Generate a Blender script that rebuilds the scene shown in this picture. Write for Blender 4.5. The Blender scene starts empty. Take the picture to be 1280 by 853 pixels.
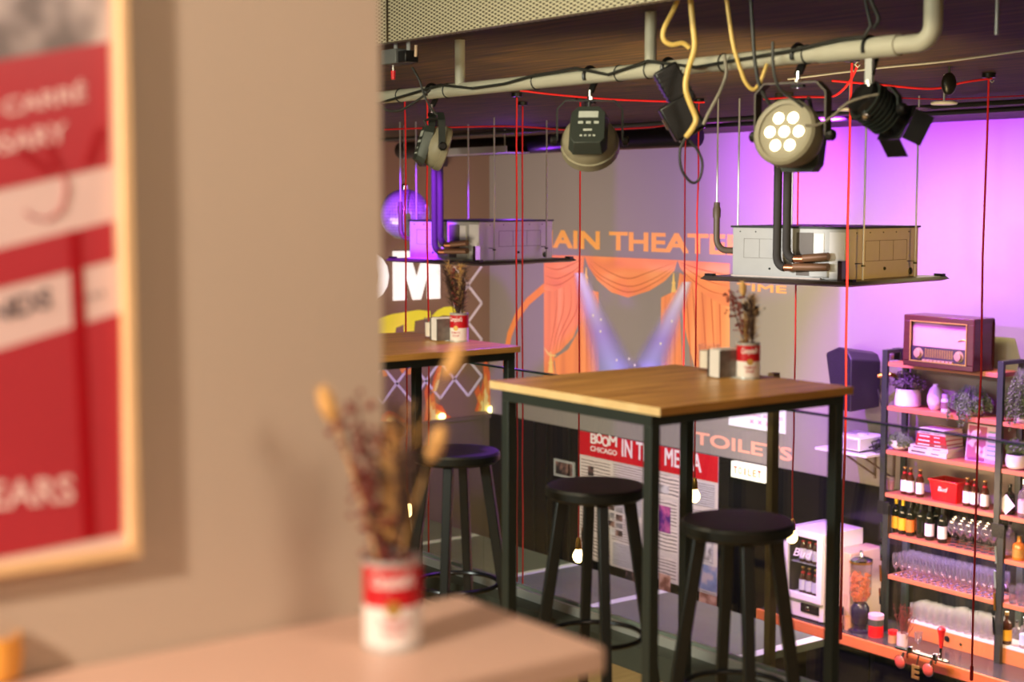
import bpy, bmesh, math, random
from mathutils import Vector, Matrix, Euler
random.seed(7)
SC = bpy.context.scene
COL = SC.collection
PI = math.pi
R = math.radians

# ------------------------------------------------------------------ camera maths (metres, z up)
F = 1900.0; CY = 426.5; TP = (CY - 250.0) / F
PITCH = math.atan(TP); YAW = math.atan2(.8, .599); EYE = 1.6
SY, CYW = math.sin(YAW), math.cos(YAW)
DV = Vector((-SY, CYW, 0)); RV = Vector((CYW, SY, 0)); UP = Vector((0, 0, 1)); EYEV = Vector((0, 0, EYE))

def ray(px, py):
    x = (px - 640) / F; y = -(py - CY) / F
    h = math.cos(PITCH) + y * math.sin(PITCH); v = -math.sin(PITCH) + y * math.cos(PITCH)
    return RV * x + DV * h + UP * v
def onZ(px, py, z):
    a = ray(px, py); return EYEV + a * ((z - EYE) / a.z)
def onY(px, py, Y):
    a = ray(px, py); return EYEV + a * (Y / a.y)
def onX(px, py, X):
    a = ray(px, py); return EYEV + a * (X / a.x)
def atD(px, py, D):
    a = ray(px, py); return EYEV + a * (D / a.dot(DV))
def camdir(l, dd, u):          # direction given as lateral, depth, up of the viewer
    return (RV * l + DV * dd + UP * u).normalized()

# ------------------------------------------------------------------ materials
def lin(c):
    c = c / 255.0
    return c / 12.92 if c <= .04045 else ((c + .055) / 1.055) ** 2.4
def rgb(r, g, b): return (lin(r), lin(g), lin(b), 1)
MATS = {}
def mat(name, col, rough=.5, metal=0, var=.08, scale=12, bump=0, bscale=60, emit=None, estr=0, spec=None, coords='Object', stretch=None):
    if name in MATS: return MATS[name]
    m = bpy.data.materials.new(name); m.use_nodes = True
    nt = m.node_tree; b = nt.nodes['Principled BSDF']
    tc = nt.nodes.new('ShaderNodeTexCoord'); src = tc.outputs[coords]
    if stretch:
        mp = nt.nodes.new('ShaderNodeMapping'); mp.inputs['Scale'].default_value = stretch
        nt.links.new(src, mp.inputs[0]); src = mp.outputs[0]
    n = nt.nodes.new('ShaderNodeTexNoise'); n.inputs['Scale'].default_value = scale; n.inputs['Detail'].default_value = 4
    nt.links.new(src, n.inputs['Vector'])
    mx = nt.nodes.new('ShaderNodeMix'); mx.data_type = 'RGBA'
    mx.inputs[6].default_value = tuple(max(0, c * (1 - var)) for c in col[:3]) + (1,)
    mx.inputs[7].default_value = tuple(min(1, c * (1 + var)) for c in col[:3]) + (1,)
    nt.links.new(n.outputs['Fac'], mx.inputs[0]); nt.links.new(mx.outputs[2], b.inputs['Base Color'])
    b.inputs['Roughness'].default_value = rough; b.inputs['Metallic'].default_value = metal
    if spec is not None: b.inputs['Specular IOR Level'].default_value = spec
    if bump:
        n2 = nt.nodes.new('ShaderNodeTexNoise'); n2.inputs['Scale'].default_value = bscale
        nt.links.new(src, n2.inputs['Vector'])
        bp = nt.nodes.new('ShaderNodeBump'); bp.inputs['Strength'].default_value = bump; bp.inputs['Distance'].default_value = .004
        nt.links.new(n2.outputs['Fac'], bp.inputs['Height']); nt.links.new(bp.outputs[0], b.inputs['Normal'])
    if emit:
        b.inputs['Emission Color'].default_value = emit; b.inputs['Emission Strength'].default_value = estr
    MATS[name] = m
    return m

def ramp_mat(name, stops, tex='wave', scale=5, rough=.5, stretch=(1, 1, 1), distortion=2, axis='X', metal=0, coords='Object', detail=2, emit=0, bump=0, rot=(0, 0, 0)):
    if name in MATS: return MATS[name]
    m = bpy.data.materials.new(name); m.use_nodes = True
    nt = m.node_tree; b = nt.nodes['Principled BSDF']
    tc = nt.nodes.new('ShaderNodeTexCoord'); mp = nt.nodes.new('ShaderNodeMapping')
    mp.inputs['Scale'].default_value = stretch; mp.inputs['Rotation'].default_value = rot
    nt.links.new(tc.outputs[coords], mp.inputs[0])
    if tex == 'wave':
        t = nt.nodes.new('ShaderNodeTexWave'); t.bands_direction = axis; t.inputs['Scale'].default_value = scale
        t.inputs['Distortion'].default_value = distortion; t.inputs['Detail'].default_value = detail; t.inputs['Detail Scale'].default_value = 1.2
        out = t.outputs['Fac']; nt.links.new(mp.outputs[0], t.inputs['Vector'])
    elif tex == 'noise':
        t = nt.nodes.new('ShaderNodeTexNoise'); t.inputs['Scale'].default_value = scale; t.inputs['Detail'].default_value = detail
        out = t.outputs['Fac']; nt.links.new(mp.outputs[0], t.inputs['Vector'])
    elif tex == 'voronoi':
        t = nt.nodes.new('ShaderNodeTexVoronoi'); t.inputs['Scale'].default_value = scale
        out = t.outputs['Distance']; nt.links.new(mp.outputs[0], t.inputs['Vector'])
    else:   # gradient along one axis of the object
        t = nt.nodes.new('ShaderNodeSeparateXYZ'); nt.links.new(mp.outputs[0], t.inputs[0]); out = t.outputs[axis]
    cr = nt.nodes.new('ShaderNodeValToRGB')
    while len(cr.color_ramp.elements) < len(stops): cr.color_ramp.elements.new(.5)
    for e, (p, c) in zip(cr.color_ramp.elements, stops): e.position = p; e.color = c
    nt.links.new(out, cr.inputs[0]); nt.links.new(cr.outputs[0], b.inputs['Base Color'])
    b.inputs['Roughness'].default_value = rough; b.inputs['Metallic'].default_value = metal
    if emit:
        nt.links.new(cr.outputs[0], b.inputs['Emission Color']); b.inputs['Emission Strength'].default_value = emit
    if bump:
        bp = nt.nodes.new('ShaderNodeBump'); bp.inputs['Strength'].default_value = bump; bp.inputs['Distance'].default_value = .01
        nt.links.new(out, bp.inputs['Height']); nt.links.new(bp.outputs[0], b.inputs['Normal'])
    MATS[name] = m
    return m

def glass_mat(name, tint=(1, 1, 1), body=0.0, gloss=.04, milk=(.9, .9, .95), power=1.0, edge=None):
    if name in MATS: return MATS[name]
    m = bpy.data.materials.new(name); m.use_nodes = True
    nt = m.node_tree; nt.nodes.remove(nt.nodes['Principled BSDF'])
    out = nt.nodes['Material Output']
    tr = nt.nodes.new('ShaderNodeBsdfTransparent'); tr.inputs[0].default_value = tuple(tint) + (1,)
    gl = nt.nodes.new('ShaderNodeBsdfGlossy'); gl.inputs['Roughness'].default_value = gloss
    lw = nt.nodes.new('ShaderNodeLayerWeight'); lw.inputs[0].default_value = .5
    pw = nt.nodes.new('ShaderNodeMath'); pw.operation = 'POWER'; pw.inputs[1].default_value = 5
    nt.links.new(lw.outputs['Facing'], pw.inputs[0])
    fr = nt.nodes.new('ShaderNodeMath'); fr.operation = 'MULTIPLY_ADD'; fr.inputs[1].default_value = .8; fr.inputs[2].default_value = .04
    nt.links.new(pw.outputs[0], fr.inputs[0])
    ns = nt.nodes.new('ShaderNodeTexNoise'); ns.inputs['Scale'].default_value = 3
    ml = nt.nodes.new('ShaderNodeMath'); ml.operation = 'MULTIPLY'; ml.inputs[1].default_value = power
    nt.links.new(fr.outputs[0], ml.inputs[0])
    if edge:
        er = nt.nodes.new('ShaderNodeValToRGB'); er.color_ramp.elements[0].position = .55; er.color_ramp.elements[0].color = tuple(tint) + (1,)
        er.color_ramp.elements[1].position = .95; er.color_ramp.elements[1].color = tuple(edge) + (1,)
        nt.links.new(lw.outputs['Facing'], er.inputs[0]); nt.links.new(er.outputs[0], tr.inputs[0])
    mx = nt.nodes.new('ShaderNodeMixShader'); nt.links.new(ml.outputs[0], mx.inputs[0])
    nt.links.new(tr.outputs[0], mx.inputs[1]); nt.links.new(gl.outputs[0], mx.inputs[2])
    last = mx.outputs[0]
    if body:
        df = nt.nodes.new('ShaderNodeBsdfDiffuse'); df.inputs[0].default_value = tuple(milk) + (1,)
        m2 = nt.nodes.new('ShaderNodeMixShader')
        mr = nt.nodes.new('ShaderNodeMapRange'); mr.inputs[3].default_value = body * .8; mr.inputs[4].default_value = body * 1.2
        nt.links.new(ns.outputs['Fac'], mr.inputs[0]); nt.links.new(mr.outputs[0], m2.inputs[0])
        nt.links.new(last, m2.inputs[1]); nt.links.new(df.outputs[0], m2.inputs[2]); last = m2.outputs[0]
    nt.links.new(last, out.inputs['Surface'])
    MATS[name] = m
    return m

# ------------------------------------------------------------------ mesh builder
class MB:
    def __init__(s): s.v = []; s.f = []
    def add(s, vs, fs):
        o = len(s.v); s.v += [Vector(v) for v in vs]; s.f += [tuple(i + o for i in f) for f in fs]; return s
    def box(s, x0, x1, y0, y1, z0, z1, M=None):
        vs = [Vector((x, y, z)) for x in (x0, x1) for y in (y0, y1) for z in (z0, z1)]
        if M is not None: vs = [M @ v for v in vs]
        return s.add(vs, [(0, 1, 3, 2), (4, 6, 7, 5), (0, 4, 5, 1), (2, 3, 7, 6), (0, 2, 6, 4), (1, 5, 7, 3)])
    def bar(s, a, b, w, h=None, up=(0, 0, 1), w2=None, h2=None):
        a = Vector(a); b = Vector(b); h = h or w; w2 = w2 or w; h2 = h2 or h
        t = (b - a).normalized(); u = Vector(up)
        if abs(t.dot(u)) > .99: u = Vector((0, 1, 0))
        sx = t.cross(u).normalized(); sz = sx.cross(t)
        vs = []
        for p, ww, hh in ((a, w, h), (b, w2, h2)):
            vs += [p + sx * i * ww / 2 + sz * j * hh / 2 for i, j in ((-1, -1), (1, -1), (1, 1), (-1, 1))]
        return s.add(vs, [(3, 2, 1, 0), (4, 5, 6, 7), (0, 1, 5, 4), (1, 2, 6, 5), (2, 3, 7, 6), (3, 0, 4, 7)])
    def tube(s, pts, r, n=8, closed=False, caps=True):
        pts = [Vector(p) for p in pts]; k = len(pts)
        rr = r if isinstance(r, (list, tuple)) else [r] * k
        o = len(s.v); prev = None; vs = []
        for i, p in enumerate(pts):
            if closed: t = pts[(i + 1) % k] - pts[i - 1]
            else: t = pts[min(i + 1, k - 1)] - pts[max(i - 1, 0)]
            if t.length < 1e-9: t = Vector((0, 0, 1))
            t.normalize()
            if prev is None:
                a = Vector((0, 0, 1)) if abs(t.z) < .9 else Vector((1, 0, 0))
                nx = t.cross(a).normalized()
            else:
                nx = prev - t * prev.dot(t)
                nx = nx.normalized() if nx.length > 1e-6 else t.orthogonal().normalized()
            prev = nx; ny = t.cross(nx)
            vs += [p + (nx * math.cos(2 * PI * j / n) + ny * math.sin(2 * PI * j / n)) * rr[i] for j in range(n)]
        fs = []
        for i in range(k if closed else k - 1):
            i2 = (i + 1) % k
            for j in range(n):
                j2 = (j + 1) % n
                fs.append((i * n + j, i * n + j2, i2 * n + j2, i2 * n + j))
        if caps and not closed:
            fs.append(tuple(range(n - 1, -1, -1))); fs.append(tuple((k - 1) * n + j for j in range(n)))
        return s.add(vs, fs)
    def lathe(s, prof, n=24, c=(0, 0, 0), M=None):
        vs = []; c = Vector(c); k = len(prof)
        for (r, z) in prof:
            for j in range(n):
                v = Vector((r * math.cos(2 * PI * j / n), r * math.sin(2 * PI * j / n), z))
                vs.append((M @ v if M is not None else v) + c)
        fs = []
        for i in range(k - 1):
            for j in range(n):
                j2 = (j + 1) % n
                fs.append((i * n + j, i * n + j2, (i + 1) * n + j2, (i + 1) * n + j))
        if prof[0][0] > 1e-6: fs.append(tuple(range(n - 1, -1, -1)))
        if prof[-1][0] > 1e-6: fs.append(tuple((k - 1) * n + j for j in range(n)))
        return s.add(vs, fs)
    def ball(s, c, r, n=12, sc=(1, 1, 1), M=None):
        m = n // 2
        prof = [(max(1e-5, math.sin(PI * i / m)) * r, -math.cos(PI * i / m) * r) for i in range(m + 1)]
        S = Matrix.Diagonal((sc[0], sc[1], sc[2])).to_3x3()
        Q = (M.to_3x3() @ S) if M is not None else S
        return s.lathe(prof, n, c, Q)
    def prism(s, poly, depth):             # poly: 3-D points in one plane, depth: Vector
        k = len(poly); poly = [Vector(p) for p in poly]; depth = Vector(depth)
        return s.add(poly + [p + depth for p in poly],
                     [tuple(range(k - 1, -1, -1)), tuple(range(k, 2 * k))] + [(i, (i + 1) % k, k + (i + 1) % k, k + i) for i in range(k)])
    def build(s, name, m, parent=None, loc=None, world=False, smooth=True, bevel=0, segs=2, rot=None):
        me = bpy.data.meshes.new(name)
        vs = s.v
        if world:
            base = Vector(parent.location) if parent is not None else Vector(loc or (0, 0, 0))
            vs = [v - base for v in vs]
        me.from_pydata([tuple(v) for v in vs], [], s.f); me.validate()
        bm = bmesh.new(); bm.from_mesh(me); bmesh.ops.remove_doubles(bm, verts=bm.verts, dist=1e-6)
        bmesh.ops.recalc_face_normals(bm, faces=bm.faces); bm.to_mesh(me); bm.free()
        me.materials.append(m)
        if smooth:
            me.shade_smooth(); me.set_sharp_from_angle(angle=R(35))
        o = bpy.data.objects.new(name, me); COL.objects.link(o)
        if parent is not None: o.parent = parent
        if loc is not None: o.location = loc
        if rot is not None: o.rotation_euler = rot
        if bevel:
            b = o.modifiers.new('bevel', 'BEVEL'); b.width = bevel; b.segments = segs; b.limit_method = 'ANGLE'
        return o

def tag(o, label=None, cat=None, group=None, kind=None):
    if label: o['label'] = label
    if cat: o['category'] = cat
    if group: o['group'] = group
    if kind: o['kind'] = kind
    return o
def thing(name, label, cat, loc=(0, 0, 0), rz=0, group=None):
    o = bpy.data.objects.new(name, None); COL.objects.link(o); o.empty_display_size = .05
    o.location = loc; o.rotation_euler = (0, 0, rz)
    return tag(o, label, cat, group)
def struct(o): o['kind'] = 'structure'; return o
def copy_tree(o, parent=None):
    c = o.copy(); COL.objects.link(c)
    if parent is not None: c.parent = parent
    for ch in list(o.children): copy_tree(ch, c)
    return c
def dup(src, loc, rz=None, label=None, group=None):
    c = copy_tree(src); c.location = loc
    if rz is not None: c.rotation_euler = (0, 0, rz)
    if label: c['label'] = label
    if group: c['group'] = group
    return c

def text_geo(s, bold=0.0, shear=0.0, space=1.0, depth=.02):
    cu = bpy.data.curves.new('lettering', 'FONT'); cu.body = s; cu.offset = bold; cu.shear = shear
    cu.space_character = space; cu.extrude = depth; cu.resolution_u = 4
    o = bpy.data.objects.new('lettering', cu); COL.objects.link(o)
    dg = bpy.context.evaluated_depsgraph_get(); dg.update()
    me = bpy.data.meshes.new_from_object(o.evaluated_get(dg))
    vs = [v.co.copy() for v in me.vertices]; fs = [tuple(p.vertices) for p in me.polygons]
    bpy.data.objects.remove(o); bpy.data.curves.remove(cu); bpy.data.meshes.remove(me)
    x0 = min(v.x for v in vs); x1 = max(v.x for v in vs); y0 = min(v.y for v in vs); y1 = max(v.y for v in vs)
    z0 = min(v.z for v in vs); z1 = max(v.z for v in vs)
    return [((v.x - x0) / (x1 - x0), (v.y - y0) / (y1 - y0), (v.z - z0) / max(1e-6, z1 - z0)) for v in vs], fs
def text_quad(name, s, BL, BR, TL, nrm, m, parent, thick=.003, lift=.001, bold=.02, shear=0, space=1.0, world=True, TR=None, fat=0):
    vs, fs = text_geo(s, 0 if fat else bold, shear, space)
    BL = Vector(BL); ex = Vector(BR) - BL; ey = Vector(TL) - BL; nrm = Vector(nrm)
    ex2 = (Vector(TR) - Vector(TL)) if TR is not None else ex
    b = MB(); hx = ex.normalized() * ey.length * fat; hy = ey * fat * .6; sx_ = 1 - 2 * hx.length / ex.length; sy_ = 1 - 2 * .6 * fat
    for i, j in (((0, 0),) if not fat else ((0, 0), (-1, 0), (1, 0), (-.5, 0), (.5, 0), (-1, -1), (1, -1), (-1, 1), (1, 1), (0, 1), (0, -1))):
        b.add([BL + hx * (1 + i if fat else 0) + hy * (1 + j if fat else 0) + (ex * (1 - y) + ex2 * y) * x * sx_ + ey * y * sy_ + nrm * (lift + z * thick + (i * 3 + j) * .00003) for x, y, z in vs], fs)
    return b.build(name, m, parent, world=world, smooth=False)
def text_wrap(name, s, r, w, h, z0, m, parent, bold=.02, shear=0, thick=.0004, a0=0, tilt=0):
    vs, fs = text_geo(s, bold, shear)
    b = MB(); out = []
    for x, y, z in vs:
        a = (x - .5) * w / r + a0; q = r + .0003 + z * thick
        out.append((q * math.sin(a), -q * math.cos(a), z0 + y * h + (x - .5) * tilt))
    b.add(out, fs)
    return b.build(name, m, parent, smooth=False)

# ------------------------------------------------------------------ palette
M_wall = mat('wall_paint_taupe', rgb(190, 172, 153), .7, var=.03, scale=3, bump=.08, bscale=220)
M_back = mat('wall_paint_pale', rgb(146, 137, 130), .75, var=.02, scale=2)
M_end = mat('wall_paint_mauve', rgb(132, 104, 86), .75, var=.03, scale=2)
M_ledge = mat('laminate_blush', rgb(205, 170, 150), .38, var=.02, scale=5)
M_blackmetal = mat('black_powder_steel', rgb(42, 48, 44), .42, var=.1, scale=30)
M_black = mat('black_paint', rgb(22, 22, 23), .35, var=.15, scale=20)
M_blackwood = mat('black_lacquered_wood', rgb(22, 24, 23), .36, var=.2, scale=14, stretch=(1, 6, 1))
M_darkpanel = mat('black_gloss_panel', rgb(20, 18, 20), .22, var=.2, scale=3)
M_brown = mat('brown_panel', rgb(108, 92, 78), .5, var=.1, scale=5)
M_steel = mat('galvanised_steel', rgb(188, 188, 184), .35, .25, var=.06, scale=14)
M_chrome = mat('chrome', rgb(215, 215, 215), .12, 1, var=.02)
M_pipe = mat('painted_steel_pipe', rgb(196, 192, 172), .5, var=.06, scale=9)
M_cream = mat('cast_beige_housing', rgb(150, 142, 118), .5, var=.08, scale=20)
M_white = mat('white_plastic', rgb(232, 228, 224), .45, var=.02)
M_ceramic = mat('white_ceramic', rgb(235, 230, 228), .3, var=.03, scale=30)
M_cable = mat('black_cable', rgb(48, 48, 44), .5, var=.1)
M_yellow = mat('yellow_cable', rgb(235, 200, 110), .45, var=.06)
M_redcord = mat('red_fabric_cord', rgb(225, 32, 42), .7, var=.1, scale=80)
M_red = mat('red_label', rgb(190, 16, 28), .4, var=.03)
M_redp = mat('red_plastic', rgb(220, 20, 30), .3, var=.03)
M_gold = mat('gold_foil', rgb(205, 165, 85), .35, .6, var=.1, scale=40)
M_brass = mat('brass', rgb(190, 140, 60), .3, .9, var=.08)
M_bronze = mat('bronze_post', rgb(130, 105, 75), .35, .4, var=.1)
M_copper = mat('copper_pipe', rgb(190, 125, 90), .35, .8, var=.1)
M_foam = mat('pipe_insulation', rgb(52, 48, 46), .8, var=.12, scale=40)
M_cord_wood = mat('bar_shelf_wood', rgb(205, 120, 85), .45, var=.12, scale=8, stretch=(1, 12, 12))
M_paper = mat('paper', rgb(232, 224, 220), .8, var=.03)
M_dry = mat('dried_grass', rgb(205, 160, 95), .85, var=.25, scale=60)
M_dryrust = mat('dried_rust_bloom', rgb(120, 52, 44), .85, var=.3, scale=60)
M_drydark = mat('dried_dark_stem', rgb(66, 44, 36), .85, var=.3, scale=60)
M_green = mat('succulent_green', rgb(120, 135, 105), .6, var=.35, scale=40)
M_heather = mat('heather_mauve', rgb(96, 82, 92), .7, var=.45, scale=50)
M_orange = ramp_mat('artwork_orange_folds', [(.3, rgb(226, 132, 90)), (.5, rgb(246, 150, 94)), (.7, rgb(253, 168, 112))], 'noise', 5, .8, (1.2, 1, .06), detail=1)
M_orange2 = ramp_mat('artwork_orange_swag', [(.3, rgb(238, 138, 94)), (.5, rgb(249, 150, 94)), (.7, rgb(254, 168, 112))], 'noise', 3, .8, (.6, 1, 1.6), detail=1)
M_otext = mat('artwork_orange_text', rgb(250, 176, 90), .8, var=.02)
M_oarc = mat('artwork_orange_line', rgb(245, 150, 75), .8, var=.05)
M_yart = mat('artwork_yellow', rgb(255, 246, 70), .8, var=.1, scale=6)
M_tassel = mat('artwork_tassel', rgb(245, 205, 120), .8, var=.1)
M_glasspane = glass_mat('balustrade_glass', (.92, .965, .94), .004, .015, (.55, .68, .62), 1.3)
M_glassware = glass_mat('glassware', (.95, .93, .97), .03, .10, (.95, .92, .97), 4.5, (.28, .24, .36))
M_tumbler = glass_mat('tumbler_glass', (.96, .95, .96), .07, .06, (.98, .96, .96), 2.2, (.55, .52, .55))  # milky body puts the backlit whiteness into the glass colour
M_bglass = mat('brown_bottle_glass', rgb(70, 34, 18), .1, var=.1)
M_gglass = mat('dark_green_bottle_glass', rgb(24, 30, 20), .08, var=.1)
M_clearb = glass_mat('clear_bottle_glass', (.85, .8, .82), .12, .04, (.9, .8, .8), 1.2)
M_amber = mat('amber_spirit', rgb(190, 110, 30), .12, var=.1)
M_oak = ramp_mat('oak_table_planks', [(.25, rgb(122, 78, 34)), (.45, rgb(168, 118, 58)), (.6, rgb(190, 138, 74)), (.8, rgb(214, 166, 98))], 'noise', 2.6, .34, (16, 1.1, 14), detail=6, bump=.02)
M_oakedge = ramp_mat('oak_edge_grain', [(0, rgb(196, 158, 105)), (.5, rgb(226, 192, 138)), (1, rgb(240, 212, 165))], 'noise', 14, .5, (1, 1, 1), detail=4)
M_floor = ramp_mat('mezzanine_oak_floor', [(0, rgb(150, 122, 80)), (.5, rgb(182, 152, 104)), (1, rgb(205, 176, 126))], 'noise', 3, .5, (10, 1.2, 1), detail=5)
M_lower = mat('polished_concrete_dark', rgb(78, 78, 74), .35, var=.3, scale=2.2)
M_stone = mat('bar_top_stone', rgb(84, 98, 86), .3, var=.28, scale=3.5, stretch=(1, 3, 1))
M_kerb = mat('kerb_dark_paint', rgb(70, 74, 66), .6, var=.25, scale=6)
M_ceil = ramp_mat('ceiling_stained_board', [(.25, rgb(26, 18, 6)), (.5, rgb(62, 44, 16)), (.75, rgb(98, 68, 26))], 'noise', 2.2, .8, (1, 9, 1), detail=6, bump=.15)
M_bulb = mat('lit_bulb', rgb(255, 225, 170), .4, emit=(1, .62, .24, 1), estr=14)
M_led = mat('lit_led', rgb(255, 245, 220), .4, emit=(1, .88, .62, 1), estr=4)
M_letterlit = mat('lit_white_letters', rgb(245, 245, 245), .6, emit=(1, .97, .95, 1), estr=.55)
M_signlit = mat('lit_sign_face', rgb(255, 246, 225), .5, emit=(1, .9, .72, 1), estr=1.0)

# ------------------------------------------------------------------ camera
cam = bpy.data.cameras.new('camera'); co = bpy.data.objects.new('camera', cam); COL.objects.link(co)
co.location = EYEV; co.rotation_euler = (PI / 2 - PITCH, 0, YAW)
cam.sensor_width = 36; cam.lens = F / 1280 * 36; cam.clip_start = .05; cam.clip_end = 60
cam.dof.use_dof = True; cam.dof.focus_distance = 7.6; cam.dof.aperture_fstop = 2.6; cam.dof.aperture_blades = 9
SC.camera = co

# ------------------------------------------------------------------ the room
YB, XE, ZC, ZL = 10.6, -14.6, 2.25, -3.05
def plane_box(name, m, *b, **k): return struct(MB().box(*b).build(name, m, smooth=False, **k))
plane_box('floor', M_floor, -14.6, 2.6, -3.2, 3.36, -.2, 0)
plane_box('floor_lower', M_lower, -14.6, 2.6, 3.3, 10.6, ZL - .1, ZL)
plane_box('wall_back', M_back, -14.8, 2.6, YB, YB + .15, ZL, 2.8)
plane_box('wall_end', M_end, XE - .15, XE, -3.2, YB, ZL, 2.8)
plane_box('ceiling', M_ceil, -14.6, 2.6, 3.19, YB, ZC, ZC + .12)
plane_box('ceiling_upper', M_wall, -14.6, 2.6, -3.2, 3.15, 2.78, 2.88)
plane_box('wall_front', M_wall, -1.74, -1.56, -3.2, .972, 0, 2.78)
plane_box('wall_right', M_wall, 2.6, 2.75, -3.2, YB, ZL, 2.8)
plane_box('wall_rear', M_wall, -14.6, 2.6, -3.35, -3.2, 0, 2.8)
plane_box('trim_1', M_darkpanel, -14.58, 2.6, YB - .03, YB, ZL, -.935)           # black dado of the long wall
plane_box('trim_2', M_brown, XE, XE + .03, 3.4, YB - .03, ZL, -.96)              # brown dado of the end wall
plane_box('trim_3', M_brown, XE + .03, XE + .07, 3.4, YB - .03, -.99, -.95)
plane_box('trim_4', M_kerb, -14.6, 2.6, 3.36, 3.56, -.3, .085)                   # kerb under the glass
plane_box('trim_5', M_darkpanel, -14.6, 2.6, 3.3, 3.42, -3.05, -.2)              # wall under the gallery

# expanded-metal bulkhead at the edge of the gallery ceiling
def mesh_mat():
    m = bpy.data.materials.new('expanded_metal_mesh'); m.use_nodes = True; nt = m.node_tree; b = nt.nodes['Principled BSDF']
    tc = nt.nodes.new('ShaderNodeTexCoord'); sp = nt.nodes.new('ShaderNodeSeparateXYZ'); nt.links.new(tc.outputs['Object'], sp.inputs[0])
    def op(o, a, bb=None):
        n = nt.nodes.new('ShaderNodeMath'); n.operation = o
        for i, v in enumerate((a, bb)):
            if v is None: continue
            if isinstance(v, (int, float)): n.inputs[i].default_value = v
            else: nt.links.new(v, n.inputs[i])
        return n.outputs[0]
    u = op('MULTIPLY', sp.outputs['X'], 1 / .036); v = op('MULTIPLY', sp.outputs['Z'], 1 / .014)
    a = op('ABSOLUTE', op('SUBTRACT', op('FRACT', op('ADD', u, v)), .5)); c = op('ABSOLUTE', op('SUBTRACT', op('FRACT', op('SUBTRACT', u, v)), .5))
    w = op('GREATER_THAN', op('MAXIMUM', a, c), .34)
    mx = nt.nodes.new('ShaderNodeMix'); mx.data_type = 'RGBA'; mx.inputs[6].default_value = rgb(52, 42, 26); mx.inputs[7].default_value = rgb(190, 184, 158)
    nt.links.new(w, mx.inputs[0]); nt.links.new(mx.outputs[2], b.inputs['Base Color']); b.inputs['Roughness'].default_value = .5
    bp = nt.nodes.new('ShaderNodeBump'); bp.inputs['Distance'].default_value = .004; nt.links.new(w, bp.inputs['Height']); nt.links.new(bp.outputs[0], b.inputs['Normal'])
    return m
bk = MB().box(-14.6, 2.6, 3.15, 3.19, 2.2, 2.8).build('trim_6', mesh_mat(), smooth=False); struct(bk)
plane_box('trim_7', M_ceil, -5.0, -4.993, 3.144, 3.15, 2.2, 2.8)

# ------------------------------------------------------------------ glass balustrade
bal = thing('glass_balustrade', 'frameless green tinted glass balustrade standing on the dark gallery kerb', 'balustrade', (-3.5, 3.47, .085))
joints = [-14.5, -10.9, -9.4, -7.9, -6.35, -4.82, -3.285, -1.8, -.3, 1.2, 2.55]
for a, b in zip(joints, joints[1:]):
    MB().box(a + .006, b - .006, 3.462, 3.474, .10, .955).build('glass_panel', M_glasspane, bal, world=True, smooth=False)
MB().box(-14.55, 2.55, 3.44, 3.455, .085, .118).box(-14.55, 2.55, 3.481, 3.496, .085, .118).build('base_channel', M_steel, bal, world=True, smooth=False)
pp = onY(962, 812, 3.56)
MB().box(pp.x - .012, pp.x + .012, 3.545, 3.575, .085, 1.05).build('post', M_bronze, bal, world=True, smooth=False)
MB().box(-14.5, 2.55, 3.459, 3.477, .952, .958).build('top_edge', mat('glass_edge_green', rgb(40, 62, 54), .2, var=.1), bal, world=True, smooth=False)

# ------------------------------------------------------------------ foreground ledge and framed poster
XW = -1.56
ledge = thing('wall_ledge', 'blush coloured narrow bar ledge fixed along the taupe wall in front', 'ledge', (-1.42, .2, 1.06))
MB().box(-1.56, -1.272, -2.2, 1.085, 1.068, 1.10).build('ledge_top', M_ledge, ledge, world=True, bevel=.006, segs=3)
MB().box(-1.54, -1.30, -2.1, 1.02, 1.02, 1.068).build('apron', M_ledge, ledge, world=True, bevel=.003)
for yy in (-1.9, -.3, .85):
    MB().prism([(-1.558, yy, 1.02), (-1.558, yy, .82), (-1.33, yy, 1.02)], (0, .03, 0)).build('bracket', M_blackmetal, ledge, world=True, smooth=False)

fr_c = onX(-60, 300, XW)
fp = thing('framed_poster', 'large red and white poster in a pale wood frame on the taupe wall', 'poster', (XW, fr_c.y, 1.4))
def wp(px, py, X=XW + .006): return onX(px, py, X)
zb = wp(100, 690).z; zt = 2.06; y1 = wp(178, 685, XW + .02).y; y0 = y1 - .56
fw = .0125; fd = .020
for name, b in (('frame_rail', (y0, y1, zb - fw, zb)), ('frame_rail', (y0, y1, zt, zt + fw)), ('frame_stile', (y0 - fw, y0, zb - fw, zt + fw)), ('frame_stile', (y1 - fw, y1, zb, zt))):
    MB().box(XW, XW + fd, b[0], b[1], b[2], b[3]).build(name, mat('pale_ash_wood', rgb(228, 190, 140), .5, var=.1, scale=20), fp, world=True, bevel=.002)
MB().box(XW + .001, XW + .006, y0, y1 - fw + .001, zb - .001, zt + .001).build('print_sheet', mat('print_white', rgb(226, 196, 190), .35, var=.02), fp, world=True, smooth=False)
M_pred = mat('print_red', rgb(180, 52, 62), .3, var=.06, scale=4)  # red made paler to carry the haze of reflections on the poster
M_pdark = mat('print_deep_red', rgb(160, 4, 22), .3, var=.03)
def band(name, m, pts, lift=.0):
    a = [wp(*q, XW + .006 + lift) for q in pts]
    a = [Vector((p.x, max(p.y, y0 + .002), p.z)) for p in a]
    MB().prism(a, (.0006, 0, 0)).build(name, m, fp, world=True, smooth=False)
M_photo = ramp_mat('print_grey_photo', [(0, rgb(60, 52, 50)), (.42, rgb(120, 108, 106)), (.55, rgb(205, 190, 186)), (1, rgb(225, 205, 200))], 'noise', 9, .35, (1, 1, .8), detail=3)
xl = -330
def ln(y_a, y_b, x): return y_a + (y_b - y_a) * x / 140.0
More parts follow.
